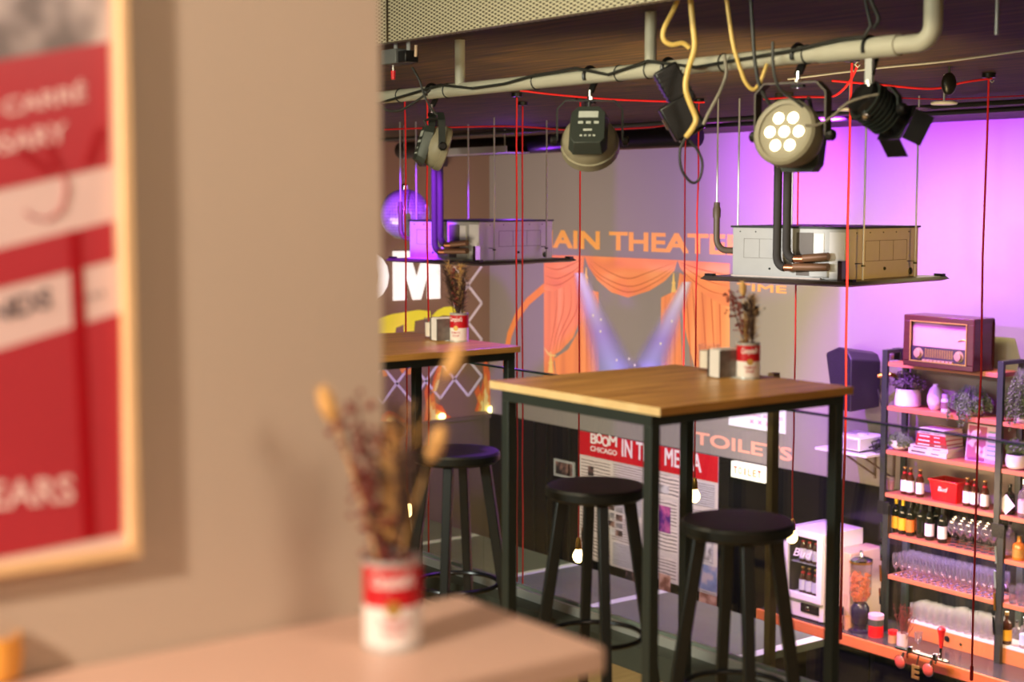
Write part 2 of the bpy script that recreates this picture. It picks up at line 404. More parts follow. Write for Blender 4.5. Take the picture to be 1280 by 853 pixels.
def wband(name, m, t, b, xr=136, lift=0): band(name, m, [(xl, ln(*t, xl)), (xr, ln(*t, xr)), (xr + 2, ln(*b, xr)), (xl, ln(*b, xl))], lift)
wband('photo_print', M_photo, (-300, -300), (75, 51), 134)
wband('red_field', M_pred, (75, 51), (237, 206), 136)
wband('red_field', M_pred, (311, 276), (360, 325), 141)
wband('red_field', M_pred, (437, 394), (697, 669), 150)
band('red_stripe', M_pdark, [(85, 288), (101, 288), (120, 672), (104, 675)], .0008)
for q in ([(20, 190), (32, 184), (66, 212), (60, 220)], [(54, 184), (66, 180), (80, 211), (70, 214)], [(120, 160), (134, 160), (118, 206), (104, 206)]):
    band('red_stripe', M_pdark, q, .0008)
MB().tube([wp(*q, XW + .0072) for q in ((78, 214), (84, 235), (78, 262), (60, 275), (40, 272), (32, 264))], .0011, 6).build('line_drawing', M_pred, fp, world=True)
M_ptext = mat('print_pale_text', rgb(235, 200, 195), .4, var=.02); M_pgrey = mat('print_grey_text', rgb(100, 92, 98), .4, var=.05)
def ptext(s, bl, br, tl, m, bold=.02):
    text_quad('lettering', s, wp(*bl), wp(*br), wp(*tl), (1, 0, 0), m, fp, .0005, .0008, bold)
ptext('CARRÉ', (3, 146), (107, 125), (2, 119), M_ptext)
ptext('ROSARY', (-52, 203), (84, 176), (-53, 178), M_ptext)
ptext('TRENDS', (-92, 428), (64, 384), (-93, 401), M_pgrey)
ptext('YEARS', (-48, 642), (93, 628), (-50, 606), M_ptext)
ptext('· · · · ·', (88, 381), (128, 370), (88, 374), M_pgrey)
# glazing of the frame would only mirror the room; the print keeps a satin finish instead

amber = onZ(-6, 852, 1.1)
cup = thing('candle_cup', 'small amber candle cup at the near end of the blush ledge', 'candle holder', (amber.x, amber.y, 1.1))
MB().lathe([(.018, 0), (.026, .006), (.029, .03), (.027, .05), (.025, .05), (.026, .03), (.022, .01), (.001, .008)], 24).build('cup_shell', mat('amber_glaze', rgb(235, 165, 70), .25, var=.05), cup)
MB().lathe([(.001, .03), (.0245, .03), (.0245, .027), (.001, .027)], 20).build('wax', M_white, cup)

# ------------------------------------------------------------------ soup cans
def make_can(label, loc, rz, group=None):
    t = thing('soup_can', label, 'can', loc, rz, group)
    MB().lathe([(.0305, .001), (.0335, 0), (.0337, .003), (.0325, .0055), (.0325, .0955), (.0337, .098), (.0335, .101), (.0312, .101), (.0312, .02), (.001, .02)], 40).build('can_body', M_steel, t)
    MB().lathe([(.03275, .006), (.0329, .006), (.0329, .050), (.03275, .050)], 40).build('white_label', mat('label_white', rgb(236, 226, 220), .45, var=.02), t)
    MB().lathe([(.03275, .050), (.0329, .050), (.0329, .0945), (.03275, .0945)], 40).build('red_label', M_red, t)
    text_wrap('script_lettering', "Campbell's", .0330, .050, .021, .068, mat('label_script_white', rgb(245, 235, 230), .5, var=.01), t, .012, .35)
    g = MB(); o = []
    for k in range(20): o.append((.009 * math.cos(k * PI / 10), .009 * math.sin(k * PI / 10)))
    pts = [((.0333) * math.sin(x / .033), -(.0333) * math.cos(x / .033), .049 + y) for x, y in o]
    g.add(pts + [(0, -.0336, .049)], [(i, (i + 1) % 20, 20) for i in range(20)])
    g.build('medal', M_gold, t)
    text_wrap('lettering', 'TOMATO', .0330, .034, .007, .030, M_red, t, .01)
    text_wrap('lettering', 'SOUP', .0330, .024, .007, .019, M_red, t, .01)
    return t
pc = onZ(491, 806, 1.1)
can_a = make_can('red and white soup can holding dried flowers on the blush ledge', (pc.x, pc.y, 1.1), YAW + R(6))

def make_bouquet(label, loc, rz, spec, seed, wide=1.0):
    rnd = random.Random(seed)
    t = thing('dried_bouquet', label, 'dried flowers', loc, rz)
    for (lx, top, kind, bend) in spec:      # lateral offset at the top (m), height above the can floor
        a = Vector((rnd.uniform(-.012, .012), rnd.uniform(-.012, .012), .0))
        d = rnd.uniform(-.02, .02) * wide
        pts = []
        for i in range(7):
            f = i / 6
            pts.append(Vector((a.x + lx * f ** 1.5 + bend * math.sin(f * PI), a.y + d * f, top * f)))
        st = MB().tube(pts, [.0016] * 5 + [.0012, .0009], 6).build('stem', M_drydark if kind != 'tail' else M_dry, t)
        tip = pts[-1]; dr = (pts[-1] - pts[-2]).normalized()
        b = MB()
        if kind == 'tail':                  # bunny-tail grass head
            q = dr.to_track_quat('Z', 'Y').to_matrix()
            b.ball(tip - dr * .004, .0095, 12, (1, 1, 2.3), q)
            for k in range(90):
                u = rnd.uniform(-.02, .022); an = rnd.uniform(0, 2 * PI); rr = .0095 * math.sqrt(max(0, 1 - (u / .024) ** 2))
                base = tip - dr * .004 + q @ Vector((rr * math.cos(an), rr * math.sin(an), u))
                e = base + q @ Vector((math.cos(an) * .004, math.sin(an) * .004, .006))
                b.add([base + Vector((.0004, 0, 0)), base - Vector((.0004, 0, 0)), e], [(0, 1, 2)])
            b.build('bunny_tail', M_dry, t)
        elif kind == 'rust':
            for k in range(46):
                f = rnd.uniform(.45, 1.02); i = min(5, int(f * 6)); p = pts[i].lerp(pts[i + 1], f * 6 - i) if f < 1 else pts[-1]
                o = Vector((rnd.gauss(0, .010), rnd.gauss(0, .010), rnd.gauss(0, .008)))
                b.tube([p, p + o * .6, p + o], .0005, 3); b.ball(p + o, rnd.uniform(.0022, .0048), 6)
            b.build('bloom', M_dryrust, t)
        elif kind == 'plume':
            for k in range(210):
                f = rnd.uniform(.4, 1.0); i = min(5, int(f * 6)); p = pts[i].lerp(pts[i + 1], min(1, f * 6 - i))
                o = Vector((rnd.gauss(0, .012), rnd.gauss(0, .010), rnd.uniform(.004, .024)))
                b.tube([p, p + o], [.0007, .0003], 3)
            b.build('plume', M_dry if rnd.random() < .5 else M_drydark, t)
        else:                               # berry heads
            for k in range(26):
                p = tip + Vector((rnd.gauss(0, .008), rnd.gauss(0, .008), rnd.gauss(0, .009)))
                b.tube([tip - dr * .02, p], .0004, 3); b.ball(p, rnd.uniform(.002, .004), 6)
            b.build('seed_head', M_drydark, t)
    return t
# the near bouquet: a yellow tail far left, rust sprays, dark stems, two tails leaning right
make_bouquet('blurred dried flower bunch with pale tails standing in the can on the blush ledge', (pc.x, pc.y, 1.122), YAW,
             [(-.065, .255, 'tail', .0), (-.048, .235, 'rust', .004), (-.030, .262, 'rust', .0), (-.014, .215, 'rust', -.004), (-.022, .17, 'rust', .0), (-.006, .245, 'berry', .0), (.004, .225, 'plume', .0),
              (.014, .235, 'plume', .002), (.020, .195, 'berry', .004), (.050, .212, 'tail', -.004), (.082, .30, 'tail', -.012), (-.010, .17, 'berry', .002), (.010, .18, 'plume', 0)], 3)

# ------------------------------------------------------------------ bar tables
def make_table(label, loc):
    t = thing('bar_table', label, 'bar table', loc, 0, 'tall oak bar tables along the balustrade')   # origin at the middle of the top, on the floor
    s = .35
    MB().box(-s, s, -s, s, 1.079, 1.10).build('table_top', M_oak, t, bevel=.0015)
    MB().box(-s, s, -s - .0012, -s, 1.079, 1.0995).build('edge_band', M_oakedge, t, smooth=False)
    lx0, lx1, ly = -.295, .318, .35
    w = .030
    for x in (lx0, lx1):
        for y in (-ly, ly):
            xa = x if x < 0 else x - w; ya = y if y < 0 else y - w
            lg = MB().box(xa, xa + w, ya, ya + w, .006, 1.05).build('leg', M_blackmetal, t, bevel=.0015)
            MB().box(xa - .003, xa + w + .003, ya - .003, ya + w + .003, 0, .006).build('foot_pad', M_black, lg, smooth=False)
    f = MB()
    for y in (-ly, ly - w): f.box(lx0, lx1, y, y + w, 1.050, 1.079)
    for x in (lx0, lx1 - w): f.box(x, x + w, -ly + w, ly - w, 1.050, 1.079)
    f.build('apron_frame', M_blackmetal, t, bevel=.001)
    for y in (-ly, ly - w):
        MB().box(lx0 + w, lx1 - w, y, y + w, .10, .13).build('stretcher', M_blackmetal, t, bevel=.001)
    return t
tab2 = make_table('nearest tall square oak bar table on a black steel frame', (-3.045, 2.815, 0))
tab1 = dup(tab2, (-4.49, 2.787, 0), 0, 'tall square oak bar table half hidden behind the taupe wall edge')

def make_stool(label, loc, rz):
    t = thing('bar_stool', label, 'bar stool', loc, rz, 'black round bar stools around the bar tables')
    r = .145
    MB().lathe([(.001, .742), (r - .012, .742), (r, .752), (r, .772), (r - .006, .779), (r - .03, .780), (.001, .7775)], 48).build('seat', M_blackwood, t)
    for k in range(4):
        a = k * PI / 2
        top = Vector((.098 * math.cos(a), .098 * math.sin(a), .742)); bot = Vector((.205 * math.cos(a), .205 * math.sin(a), 0))
        MB().bar(top, bot, .034, .030, (-math.sin(a), math.cos(a), 0), .030, .026).build('leg', M_blackwood, t, bevel=.003)
    rr = .138
    MB().tube([(rr * math.cos(2 * PI * k / 40), rr * math.sin(2 * PI * k / 40), .335) for k in range(40)], .0075, 10, True).build('foot_ring', mat('dark_polished_steel', rgb(60, 60, 62), .25, .8), t)
    return t
st2 = make_stool('black round bar stool under the far left corner of the nearest oak table', (-3.327, 2.794, 0), YAW + R(8))
dup(st2, (-2.736, 2.774, 0), YAW + R(5), 'black round bar stool closest to the viewer, right of the front table leg')
dup(st2, (-4.068, 2.816, 0), YAW + R(-12), 'black bar stool with a purple lit seat beside the half hidden table')
dup(st2, (-4.689, 2.85, 0), YAW + R(20), 'dark bar stool seen through the blurred dried flowers')

# table-top things
def make_table_set(px_can, px_holder, px_jar, spec, seed, names, wr):
    c = onZ(*px_can, 1.1); make_can(names[0], (c.x, c.y, 1.1), YAW + R(wr))
    make_bouquet(names[1], (c.x, c.y, 1.122), YAW, spec, seed)
    c = onZ(*px_holder, 1.1)
    h = thing('napkin_holder', names[2], 'napkin holder', (c.x, c.y, 1.1), YAW + R(28))
    MB().box(-.045, .045, -.030, .030, 0, .004).build('base_plate', M_chrome, h, smooth=False)
    for y in (-.030, .027):
        MB().box(-.045, .045, y, y + .003, .004, .080).build('side_plate', mat('printed_metal_plate', rgb(120, 112, 108), .3, .3, var=.5, scale=60), h, smooth=False)
    n = MB()
    for k in range(9): n.box(-.042, .042, -.026 + k * .0056, -.0215 + k * .0056, .004, .084 - (k % 3) * .002)
    n.build('napkins', M_paper, h, smooth=False)
    c = onZ(*px_jar, 1.1)
    j = thing('candle_glass', names[3], 'candle', (c.x, c.y, 1.1), YAW)
    MB().lathe([(.001, 0), (.027, 0), (.030, .006), (.031, .078), (.0285, .078), (.0275, .010), (.001, .008)], 28).build('glass_shell', glass_mat('clear_acrylic', (.97, .96, .96), .015, .05, (.9, .85, .9), 1.0), j)
    MB().lathe([(.001, .009), (.027, .011), (.0278, .060), (.001, .060)], 28).build('wax', mat('candle_wax', rgb(250, 240, 225), .5), j)
    MB().tube([(0, 0, .058), (.001, 0, .070)], .0008, 6).build('wick', M_black, j)
make_table_set((935, 473), (908, 472), (886, 464),
    [(-.052, .208, 'rust', .0), (-.040, .222, 'rust', .003), (-.012, .235, 'tail', 0), (-.008, .205, 'plume', 0), (.002, .21, 'plume', .002), (.010, .20, 'plume', 0), (.016, .17, 'berry', 0), (-.020, .18, 'berry', .004), (.008, .14, 'plume', .0)],
    11, ('red and white soup can holding dried flowers on the nearest oak table', 'dried flower bunch with rust blooms in the can on the nearest oak table',
         'napkin holder packed with white napkins on the nearest oak table', 'white candle in a glass beside the napkins on the nearest oak table'), 0)
make_table_set((574, 427), (556, 426), (541, 424),
    [(-.058, .225, 'plume', .0), (.034, .235, 'plume', .0), (.024, .215, 'plume', .0), (-.040, .205, 'plume', .003), (-.045, .245, 'plume', .0), (-.030, .25, 'plume', .002), (-.014, .24, 'rust', 0), (-.022, .21, 'berry', 0), (0, .22, 'plume', .002), (.006, .245, 'plume', 0), (.012, .19, 'plume', 0), (.020, .15, 'tail', 0)],
    23, ('red and white soup can holding dried flowers on the half hidden oak table', 'dried flower bunch with feathery plumes in the can on the half hidden oak table',
         'napkin holder packed with white napkins on the half hidden oak table', 'white candle in a glass beside the napkins on the half hidden oak table'), -20)

# ------------------------------------------------------------------ lighting pipe over the balustrade
PY, PZ = 3.6, 2.05
def pipe_x(px, py=85): return onY(px, py, PY).x
pr = .027
rail = thing('lighting_pipe', 'pale steel lighting pipe hung under the brown ceiling along the gallery edge', 'pipe', (-5, PY, PZ))
xe = onY(1166, 45, PY).x
el = [(-9.5, PY, PZ), (xe - .12, PY, PZ)]
MB().tube([Vector(p) for p in el], pr, 20).build('pipe_run', M_pipe, rail, world=True)
rad = .05
bend = [Vector((xe - .12, PY, PZ)), Vector((xe - rad, PY, PZ))] + [Vector((xe - rad + rad * math.sin(a), PY, PZ + rad - rad * math.cos(a))) for a in [PI / 2 * k / 8 for k in range(1, 9)]] + [Vector((xe, PY, ZC))]
MB().tube(bend, pr, 20).build('pipe_elbow', M_pipe, rail, world=True)
MB().tube([(xe - .42, PY, PZ), (xe - .12, PY, PZ)], pr + .005, 20).build('pipe_sleeve', M_pipe, rail, world=True)
for px in (575, 813):
    x = onY(px, 100, PY).x
    MB().tube([(x, PY, PZ), (x, PY, ZC)], .021, 16).build('drop_tube', M_pipe, rail, world=True)
for px in (501, 560, 671, 775, 812, 905, 1009, 1046, 1090):
    x = pipe_x(px)
    MB().tube([(x, PY + (pr + .002) * math.cos(2 * PI * k / 14), PZ + (pr + .002) * math.sin(2 * PI * k / 14)) for k in range(14)], .003, 5, True).build('cable_tie', M_cable, rail, world=True)

def cable(name, label, pts, r, m, cat='cable', D=None, group=None):
    w = [atD(q[0], q[1], q[2] if len(q) > 2 else D) for q in pts]
    # smooth the run
    out = []
    for i in range(len(w) - 1):
        p0 = w[max(i - 1, 0)]; p1 = w[i]; p2 = w[i + 1]; p3 = w[min(i + 2, len(w) - 1)]
        for k in range(6):
            t = k / 6
            out.append(.5 * ((2 * p1) + (p2 - p0) * t + (2 * p0 - 5 * p1 + 4 * p2 - p3) * t * t + (3 * p1 - p0 - 3 * p2 + p3) * t ** 3))
    out.append(w[-1])
    o = MB().tube([p - w[0] for p in out], r, 8).build(name, m, loc=w[0])
    return tag(o, label, cat, group)

# black flex draped along the pipe
def along(px, dy=0, dyy=0):
    p = onY(px, 100, PY); return p.x
fx = []
for i, (px, off) in enumerate([(430, -.01), (480, -.03), (525, .0), (560, .022), (600, -.005), (640, .0), (672, .018), (730, .03), (770, -.005), (820, .028), (880, -.01), (930, .0), (1000, .012), (1060, .031), (1090, .03), (1098, .06), (1092, .12), (1086, .19)]):
    fx.append(Vector((pipe_x(px), PY - .038, PZ + off)))
b = MB().tube([p - fx[0] for p in fx], .0055, 8).build('power_cable', M_cable, loc=fx[0]); tag(b, 'black power cable strapped along the pale lighting pipe', 'cable')

cable('yellow_cable', 'cream yellow cable hanging in front of the pipe down to the tilted black floodlight',
      [(862, -12), (866, 30), (868, 60), (860, 88), (857, 110), (863, 130), (870, 148), (866, 160), (857, 172)], .009, M_yellow, D=4.85)
cable('yellow_cable', 'cream yellow cable making a short loop above the pipe', [(852, -12), (842, 12), (830, 36), (830, 50), (840, 56), (853, 54), (862, 60)], .008, M_yellow, D=4.9)
cable('yellow_cable', 'cream yellow cable drooping to a hook shape left of the lit lamp', [(907, -12), (911, 20), (917, 58), (926, 88), (932, 103), (941, 112), (949, 105), (956, 88), (959, 80)], .0065, M_yellow, D=4.8)
cable('signal_cord', 'dark cable dropping from the ceiling to the lit lamp', [(938, -12), (941, 40), (944, 80), (950, 108), (962, 130), (976, 143)], .006, M_cable, D=4.75)
cable('signal_cord', 'thin cable curving from the pipe over the face of the lit lamp', [(966, 52), (967, 88), (975, 112), (992, 124), (1004, 134)], .005, M_cable, D=4.6)
cable('signal_cord', 'grey cable with a plug curving down beside the yellow cable', [(905, 68), (908, 90), (902, 110), (893, 128), (884, 145), (879, 156)], .006, mat('grey_cable', rgb(150, 142, 125), .5, var=.1), D=5.0)
cable('signal_cord', 'black cable loop hanging under the tilted black floodlight', [(857, 172), (850, 188), (852, 212), (864, 228), (874, 224), (878, 205), (872, 188), (862, 176)], .0045, M_cable, D=4.9)
cable('signal_cord', 'pale cable looping from the lit lamp to the ribbed black spotlight', [(1006, 157), (1022, 156), (1040, 146), (1058, 130), (1078, 122), (1098, 118)], .004, mat('grey_cable', rgb(150, 142, 125)), D=4.55)
cable('signal_cord', 'black cable loop sagging under the left end of the pipe', [(470, 128), (484, 138), (500, 138), (515, 130), (528, 121), (538, 112)], .005, M_cable, D=6.2)
cable('signal_cord', 'black cable from the pipe to the sideways lamp', [(515, 84), (524, 100), (530, 118), (538, 134), (546, 144)], .0045, M_cable, D=6.1)
cable('signal_cord', 'brown cable coming down off the ceiling at the pipe end', [(1084, -10), (1092, 8), (1098, 24), (1092, 36)], .006, M_cable, D=4.5)
cable('tension_wire', 'thin grey steel wire strung below the brown ceiling at the right', [(985, 99, 7.6), (1090, 86, 7.2), (1180, 77, 6.9), (1260, 66, 6.6), (1330, 56, 6.3)], .005, M_steel, 'wire')

# hooks and swagged red flex
def hook(px, py, D, label, sz=.05):
    p = atD(px, py, D)
    pts = [Vector((0, 0, .9)) * sz, Vector((-.2, 0, .75)) * sz]
    pts = []
    for k in range(14):
        a = -PI * .6 + k / 13 * PI * 1.45
        pts.append((RV * math.sin(a) * .3 + UP * (math.cos(a) * .3 + .55)) * sz)
    pts += [UP * 0, (RV * -.25 - UP * .28) * sz, (RV * .02 - UP * .5) * sz, (RV * .22 - UP * .3) * sz]
    o = MB().tube([UP * (ZC - p.z), UP * sz * .86], .002, 6).tube(pts, .004, 6).build('ceiling_hook', M_steel, loc=p)
    return tag(o, label, 'hook')
hook(1072, 77, 7.0, 'steel ceiling hook carrying the red flex right of the lit lamp')
hook(1240, 97, 7.9, 'steel ceiling hook carrying the red flex near the right edge')
def swag(label, pts, r=.006, m=M_redcord): return cable('ceiling_flex', label, pts, r, m, 'flex')
swag('red flex swagged from the hook down behind the lit lamp', [(1072, 82, 7.0), (1062, 102, 7.1), (1048, 117, 7.2), (1034, 121, 7.4), (1000, 121, 7.8), (955, 124, 8.2)])
swag('red flex pulled tight between the ceiling disc lamp and the right hook', [(1040, 101, 7.7), (1100, 106, 7.8), (1165, 111, 7.9), (1205, 103, 7.9), (1240, 98, 7.9)])
swag('red flex stretched across the ceiling behind the flat round lamp', [(650, 113, 8.9), (690, 118, 8.9), (760, 124, 8.8), (835, 127, 8.6), (880, 128, 8.4)])
swag('red flex low across the ceiling below the black duct', [(480, 162, 11), (540, 160, 11), (640, 158, 11), (720, 163, 11), (800, 160, 10.5), (838, 156, 10)], .006)
swag('red flex running along the ceiling toward the long wall at the right', [(1110, 122, 9.5), (1180, 124, 9.5), (1250, 121, 9.3), (1320, 118, 9.1)], .004)

# ------------------------------------------------------------------ stage lights
def clamp(parent, h=.10):           # hook clamp over the pipe, local frame origin at the pipe axis
    b = MB()
    b.tube([(0, (pr + .006) * math.cos(a), (pr + .006) * math.sin(a)) for a in [PI * (-.15 + 1.3 * k / 12) for k in range(13)]], .007, 6)
    b.bar((0, pr + .01, .01), (0, .0, -h + .03), .03, .008)
    b.build('hook_clamp', M_black, parent, rot=(0, 0, 0))
    MB().tube([(0, 0, -h + .04), (0, 0, -h - .012)], .006, 8).lathe([(.011, 0), (.011, .012), (.005, .012)], 6, (0, 0, -h + .004)).build('bolt', M_chrome, parent)
def frame_of(aim, up=Vector((0, 0, 1))):
    z = Vector(aim).normalized(); x = up.cross(z).normalized(); y = z.cross(x)
    return Matrix((x, y, z)).transposed().to_4x4()
def yoke(parent, centre, half, zt, axis, m, w=.028):
    a = Vector(axis).normalized(); c = Vector(centre)
    pts = [c - a * half, Vector((c.x - a.x * half, c.y - a.y * half, zt - .03)), Vector((c.x - a.x * (half - .03), c.y - a.y * (half - .03), zt)),
           Vector((c.x + a.x * (half - .03), c.y + a.y * (half - .03), zt)), Vector((c.x + a.x * half, c.y + a.y * half, zt - .03)), c + a * half]
    b = MB()
    n = a.cross(UP).normalized()
    for p, q in zip(pts, pts[1:]): b.bar(p, q, w, .005, a.cross((q - p).normalized()).cross((q - p).normalized()) if False else n.cross((q - p).normalized()))
    o = b.build('yoke', m, parent)
    for s in (-1, 1):
        MB().lathe([(.004, 0), (.018, .002), (.018, .018), (.012, .024), (.001, .024)], 10, c + a * half * s, frame_of(a * s).to_3x3()).build('yoke_knob', M_black, parent)
    return o
def led_par(label, px, cpx, D, aim, lit, rad=.098, dep=.11, yaxis=None, m=M_cream):
    x = pipe_x(px); base = Vector((x, PY, PZ))
    t = thing('stage_spotlight', label, 'stage light', base, 0)
    c = atD(cpx[0], cpx[1], D) - base
    clamp(t, .09)
    q = frame_of(aim)
    M = Matrix.Translation(c) @ q
    h = MB().lathe([(rad * .72, -dep * .55), (rad * .9, -dep * .35), (rad, -dep * .1), (rad, dep * .42), (rad * .97, dep * .48), (rad * .86, dep * .48), (rad * .86, dep * .40), (.001, dep * .40)], 40).build('housing', m, t)
    h.matrix_local = M
    MB().lathe([(rad * 1.005, dep * .1), (rad * 1.06, dep * .12), (rad * 1.06, dep * .45), (rad * .98, dep * .52), (rad * .86, dep * .50), (rad * .86, dep * .44)], 40).build('front_ring', m, h)
    MB().lathe([(rad * .85, dep * .405), (rad * .85, dep * .42), (.001, dep * .42)], 36).build('lens_plate', M_black if not lit else mat('lens_plate_bronze', rgb(150, 128, 92), .5), h)
    for k in range(7):
        r0 = 0 if k == 0 else rad * .50
        a = k * PI / 3
        MB().lathe([(rad * .18, dep * .42), (rad * .18, dep * .46), (rad * .14, dep * .50), (.001, dep * .51)], 20, (r0 * math.cos(a), r0 * math.sin(a), 0)).build('led_lens', M_led if lit else M_chrome, h)
    bx = MB()
    s = rad * .70
    z0, z1 = -dep * .5, -dep * 1.02
    pts = [(-s, -s * 1.1), (-s * .75, -s * 1.45), (s * .75, -s * 1.45), (s, -s * 1.1), (s, s * .8), (s * .6, s * 1.25), (-s * .6, s * 1.25), (-s, s * .8)]
    k = len(pts)
    bx.add([(x_, y_, z0) for x_, y_ in pts] + [(x_ * .86, y_ * .86, z1) for x_, y_ in pts], [tuple(range(k)), tuple(range(2 * k - 1, k - 1, -1))] + [(i, (i + 1) % k, k + (i + 1) % k, k + i) for i in range(k)])
    cb = bx.build('control_box', mat('lamp_dark_green_grey', rgb(64, 70, 64), .45, .2, var=.1), h, bevel=.002)
    dp = MB(); dp.box(-s * .5, s * .5, s * .35, s * .75, z1 - .001, z1)
    for i in range(3): dp.box(-s * .55 + i * s * .4, -s * .3 + i * s * .4, -s * .05, s * .1, z1 - .002, z1)
    for i in range(4): dp.box(-s * .4 + i * s * .22, -s * .28 + i * s * .22, -s * .85, -s * .75, z1 - .0012, z1)
    dp.box(-s * .22, s * .22, -s * .5, -s * .38, z1 - .0012, z1)
    dp.build('display_markings', mat('marking_pale', rgb(200, 205, 196), .5), h)
    MB().tube([(0, s * 1.0, z0 - .02), (0, s * 1.4, z0 - .045), (.01, s * 1.7, z0 - .02), (.02, s * 1.9, z0 + .02)], .006, 8).build('cable_tail', M_cable, h)
    ax = yaxis or Vector(aim).cross(UP).normalized()
    yoke(t, c, rad * 1.18, -.095, ax, M_blackmetal if not lit else mat('yoke_bronze', rgb(70, 60, 46), .5, .2), .028 if not lit else .045)
    MB().bar((0, 0, -.085), (0, 0, -.1), .05, .012).build('yoke_plate', M_black, t)
    return t
led_par('flat round lamp seen from its grey back, hanging in front of the text wall', 738, (737, 176), 5.52, camdir(.10, .80, -.58), False, .100, .10, camdir(1, .05, 0))
led_par('lit round lamp with seven glowing white lenses', 998, (990, 170), 4.70, camdir(-.60, -.76, .22), True, .098, .115, camdir(.80, -.55, 0))
led_par('small round lamp turned sideways near the left end of the pipe', 540, (546, 184), 6.35, camdir(.93, .20, -.30), False, .088, .075, camdir(.25, -.97, 0))

# tilted black floodlight: ballast box over a lamp head
t = thing('hanging_floodlight', 'tilted black boxy floodlight hanging beside the yellow cable', 'floodlight', (pipe_x(836), PY, PZ))
clamp(t, .07)
base = Vector(t.location)
c1 = atD(843, 108, 5.05) - base; c2 = atD(852, 147, 5.05) - base
ax = (c2 - c1).normalized()
q1 = frame_of(camdir(.50, 0, -.86), camdir(0, 1, .1))
for nm, c, hx, hy, hz in (('ballast_box', c1, .042, .04, .070), ('lamp_head', c2, .055, .05, .062)):
    o = MB().box(-hx, hx, -hy, hy, -hz, hz).build(nm, M_black, t, bevel=.008, segs=3); o.matrix_local = Matrix.Translation(c) @ q1
    if nm == 'ballast_box':
        f = MB()
        for k in range(7): f.box(-hx - .003, hx + .003, -hy - .003, hy + .003, -hz + .018 + k * .016, -hz + .022 + k * .016)
        f.build('cooling_rib', M_black, o)
    else:
        MB().box(-hx * .8, hx * .8, -hy * .8, hy * .8, hz, hz + .006).build('front_glass', mat('smoked_glass', rgb(60, 50, 42), .1), o)
        MB().box(hx, hx + .006, -hy * .3, hy * .3, -hz * .4, hz * .2).build('latch', M_chrome, o)
MB().tube([c1.lerp(c2, .42), c1.lerp(c2, .62)], .018, 10).build('hinge', M_chrome, t)
MB().bar((0, 0, -.06), c1 + UP * .04, .025, .01).build('bracket', M_black, t)

# ribbed black spotlight with barn doors
t = thing('spotlight', 'ribbed black spotlight with open barn doors near the pipe end', 'spotlight', (pipe_x(1087), PY, PZ))
base = Vector(t.location); clamp(t, .11)
MB().bar((0, 0, -.0), (0, 0, -.105), .026, .012).build('drop_bar', M_steel, t)
c = atD(1099, 138, 4.62) - base
aim = camdir(.72, .30, -.45); q = frame_of(aim); M = Matrix.Translation(c) @ q
h = MB().lathe([(.03, -.085), (.05, -.08), (.056, -.06), (.056, .035), (.05, .05), (.05, .075), (.001, .072)], 28).build('housing', M_black, t); h.matrix_local = M
f = MB()
for k in range(7): f.lathe([(.056, -.062 + k * .015), (.064, -.062 + k * .015), (.064, -.056 + k * .015), (.056, -.056 + k * .015)], 28)
f.build('cooling_fins', M_blackmetal, h)
MB().box(-.056, .056, -.056, .056, .070, .078).build('front_plate', M_black, h, bevel=.002)
for k in range(4):
    a = k * PI / 2; Mx = Matrix.Rotation(a, 4, 'Z') @ Matrix.Translation((.056, 0, .078)) @ Matrix.Rotation(R(28), 4, 'Y')
    MB().box(-.001, .001, -.05, .05, 0, .06, Mx).build('barn_door', M_black, h, smooth=False)
MB().lathe([(.046, .076), (.046, .08), (.03, .086), (.001, .088)], 24).build('lens', mat('amber_lens', rgb(180, 120, 50), .15), h)
MB().ball((-.03, -.05, -.05), .016, 10).build('focus_knob', M_chrome, h)
yoke(t, c, .075, -.115, camdir(.6, -.8, 0), M_blackmetal, .02)

# junction box under the mesh with a red plug
p = atD(500, 71, 6.0)
t = thing('junction_box', 'grey junction box with a red tipped plug under the metal mesh', 'junction box', (p.x, p.y, p.z))
MB().box(-.075, .03, -.04, .04, -.028, .028).build('box_shell', mat('dark_grey_box', rgb(96, 98, 98), .5), t, bevel=.003)
MB().box(.03, .085, -.03, .03, -.026, .018).build('side_box', M_black, t, bevel=.002)
MB().tube([(-.05, 0, -.028), (-.05, 0, -.05)], .008, 10).build('socket', M_chrome, t)
MB().tube([(-.05, 0, -.05), (-.05, 0, -.085)], [.010, .008], 10).build('plug', M_redp, t)
MB().bar((-.03, 0, .028), (-.03, 0, 2.25 - p.z), .02, .004).build('hanger', M_steel, t)
MB().bar((.06, 0, .018), (.06, 0, 2.25 - p.z), .02, .004).build('hanger', M_steel, t)
MB().tube([(.115, 0, .036), (.112, 0, -.008)], .006, 8).build('pin', mat('beige_pin', rgb(210, 180, 150), .5), t)

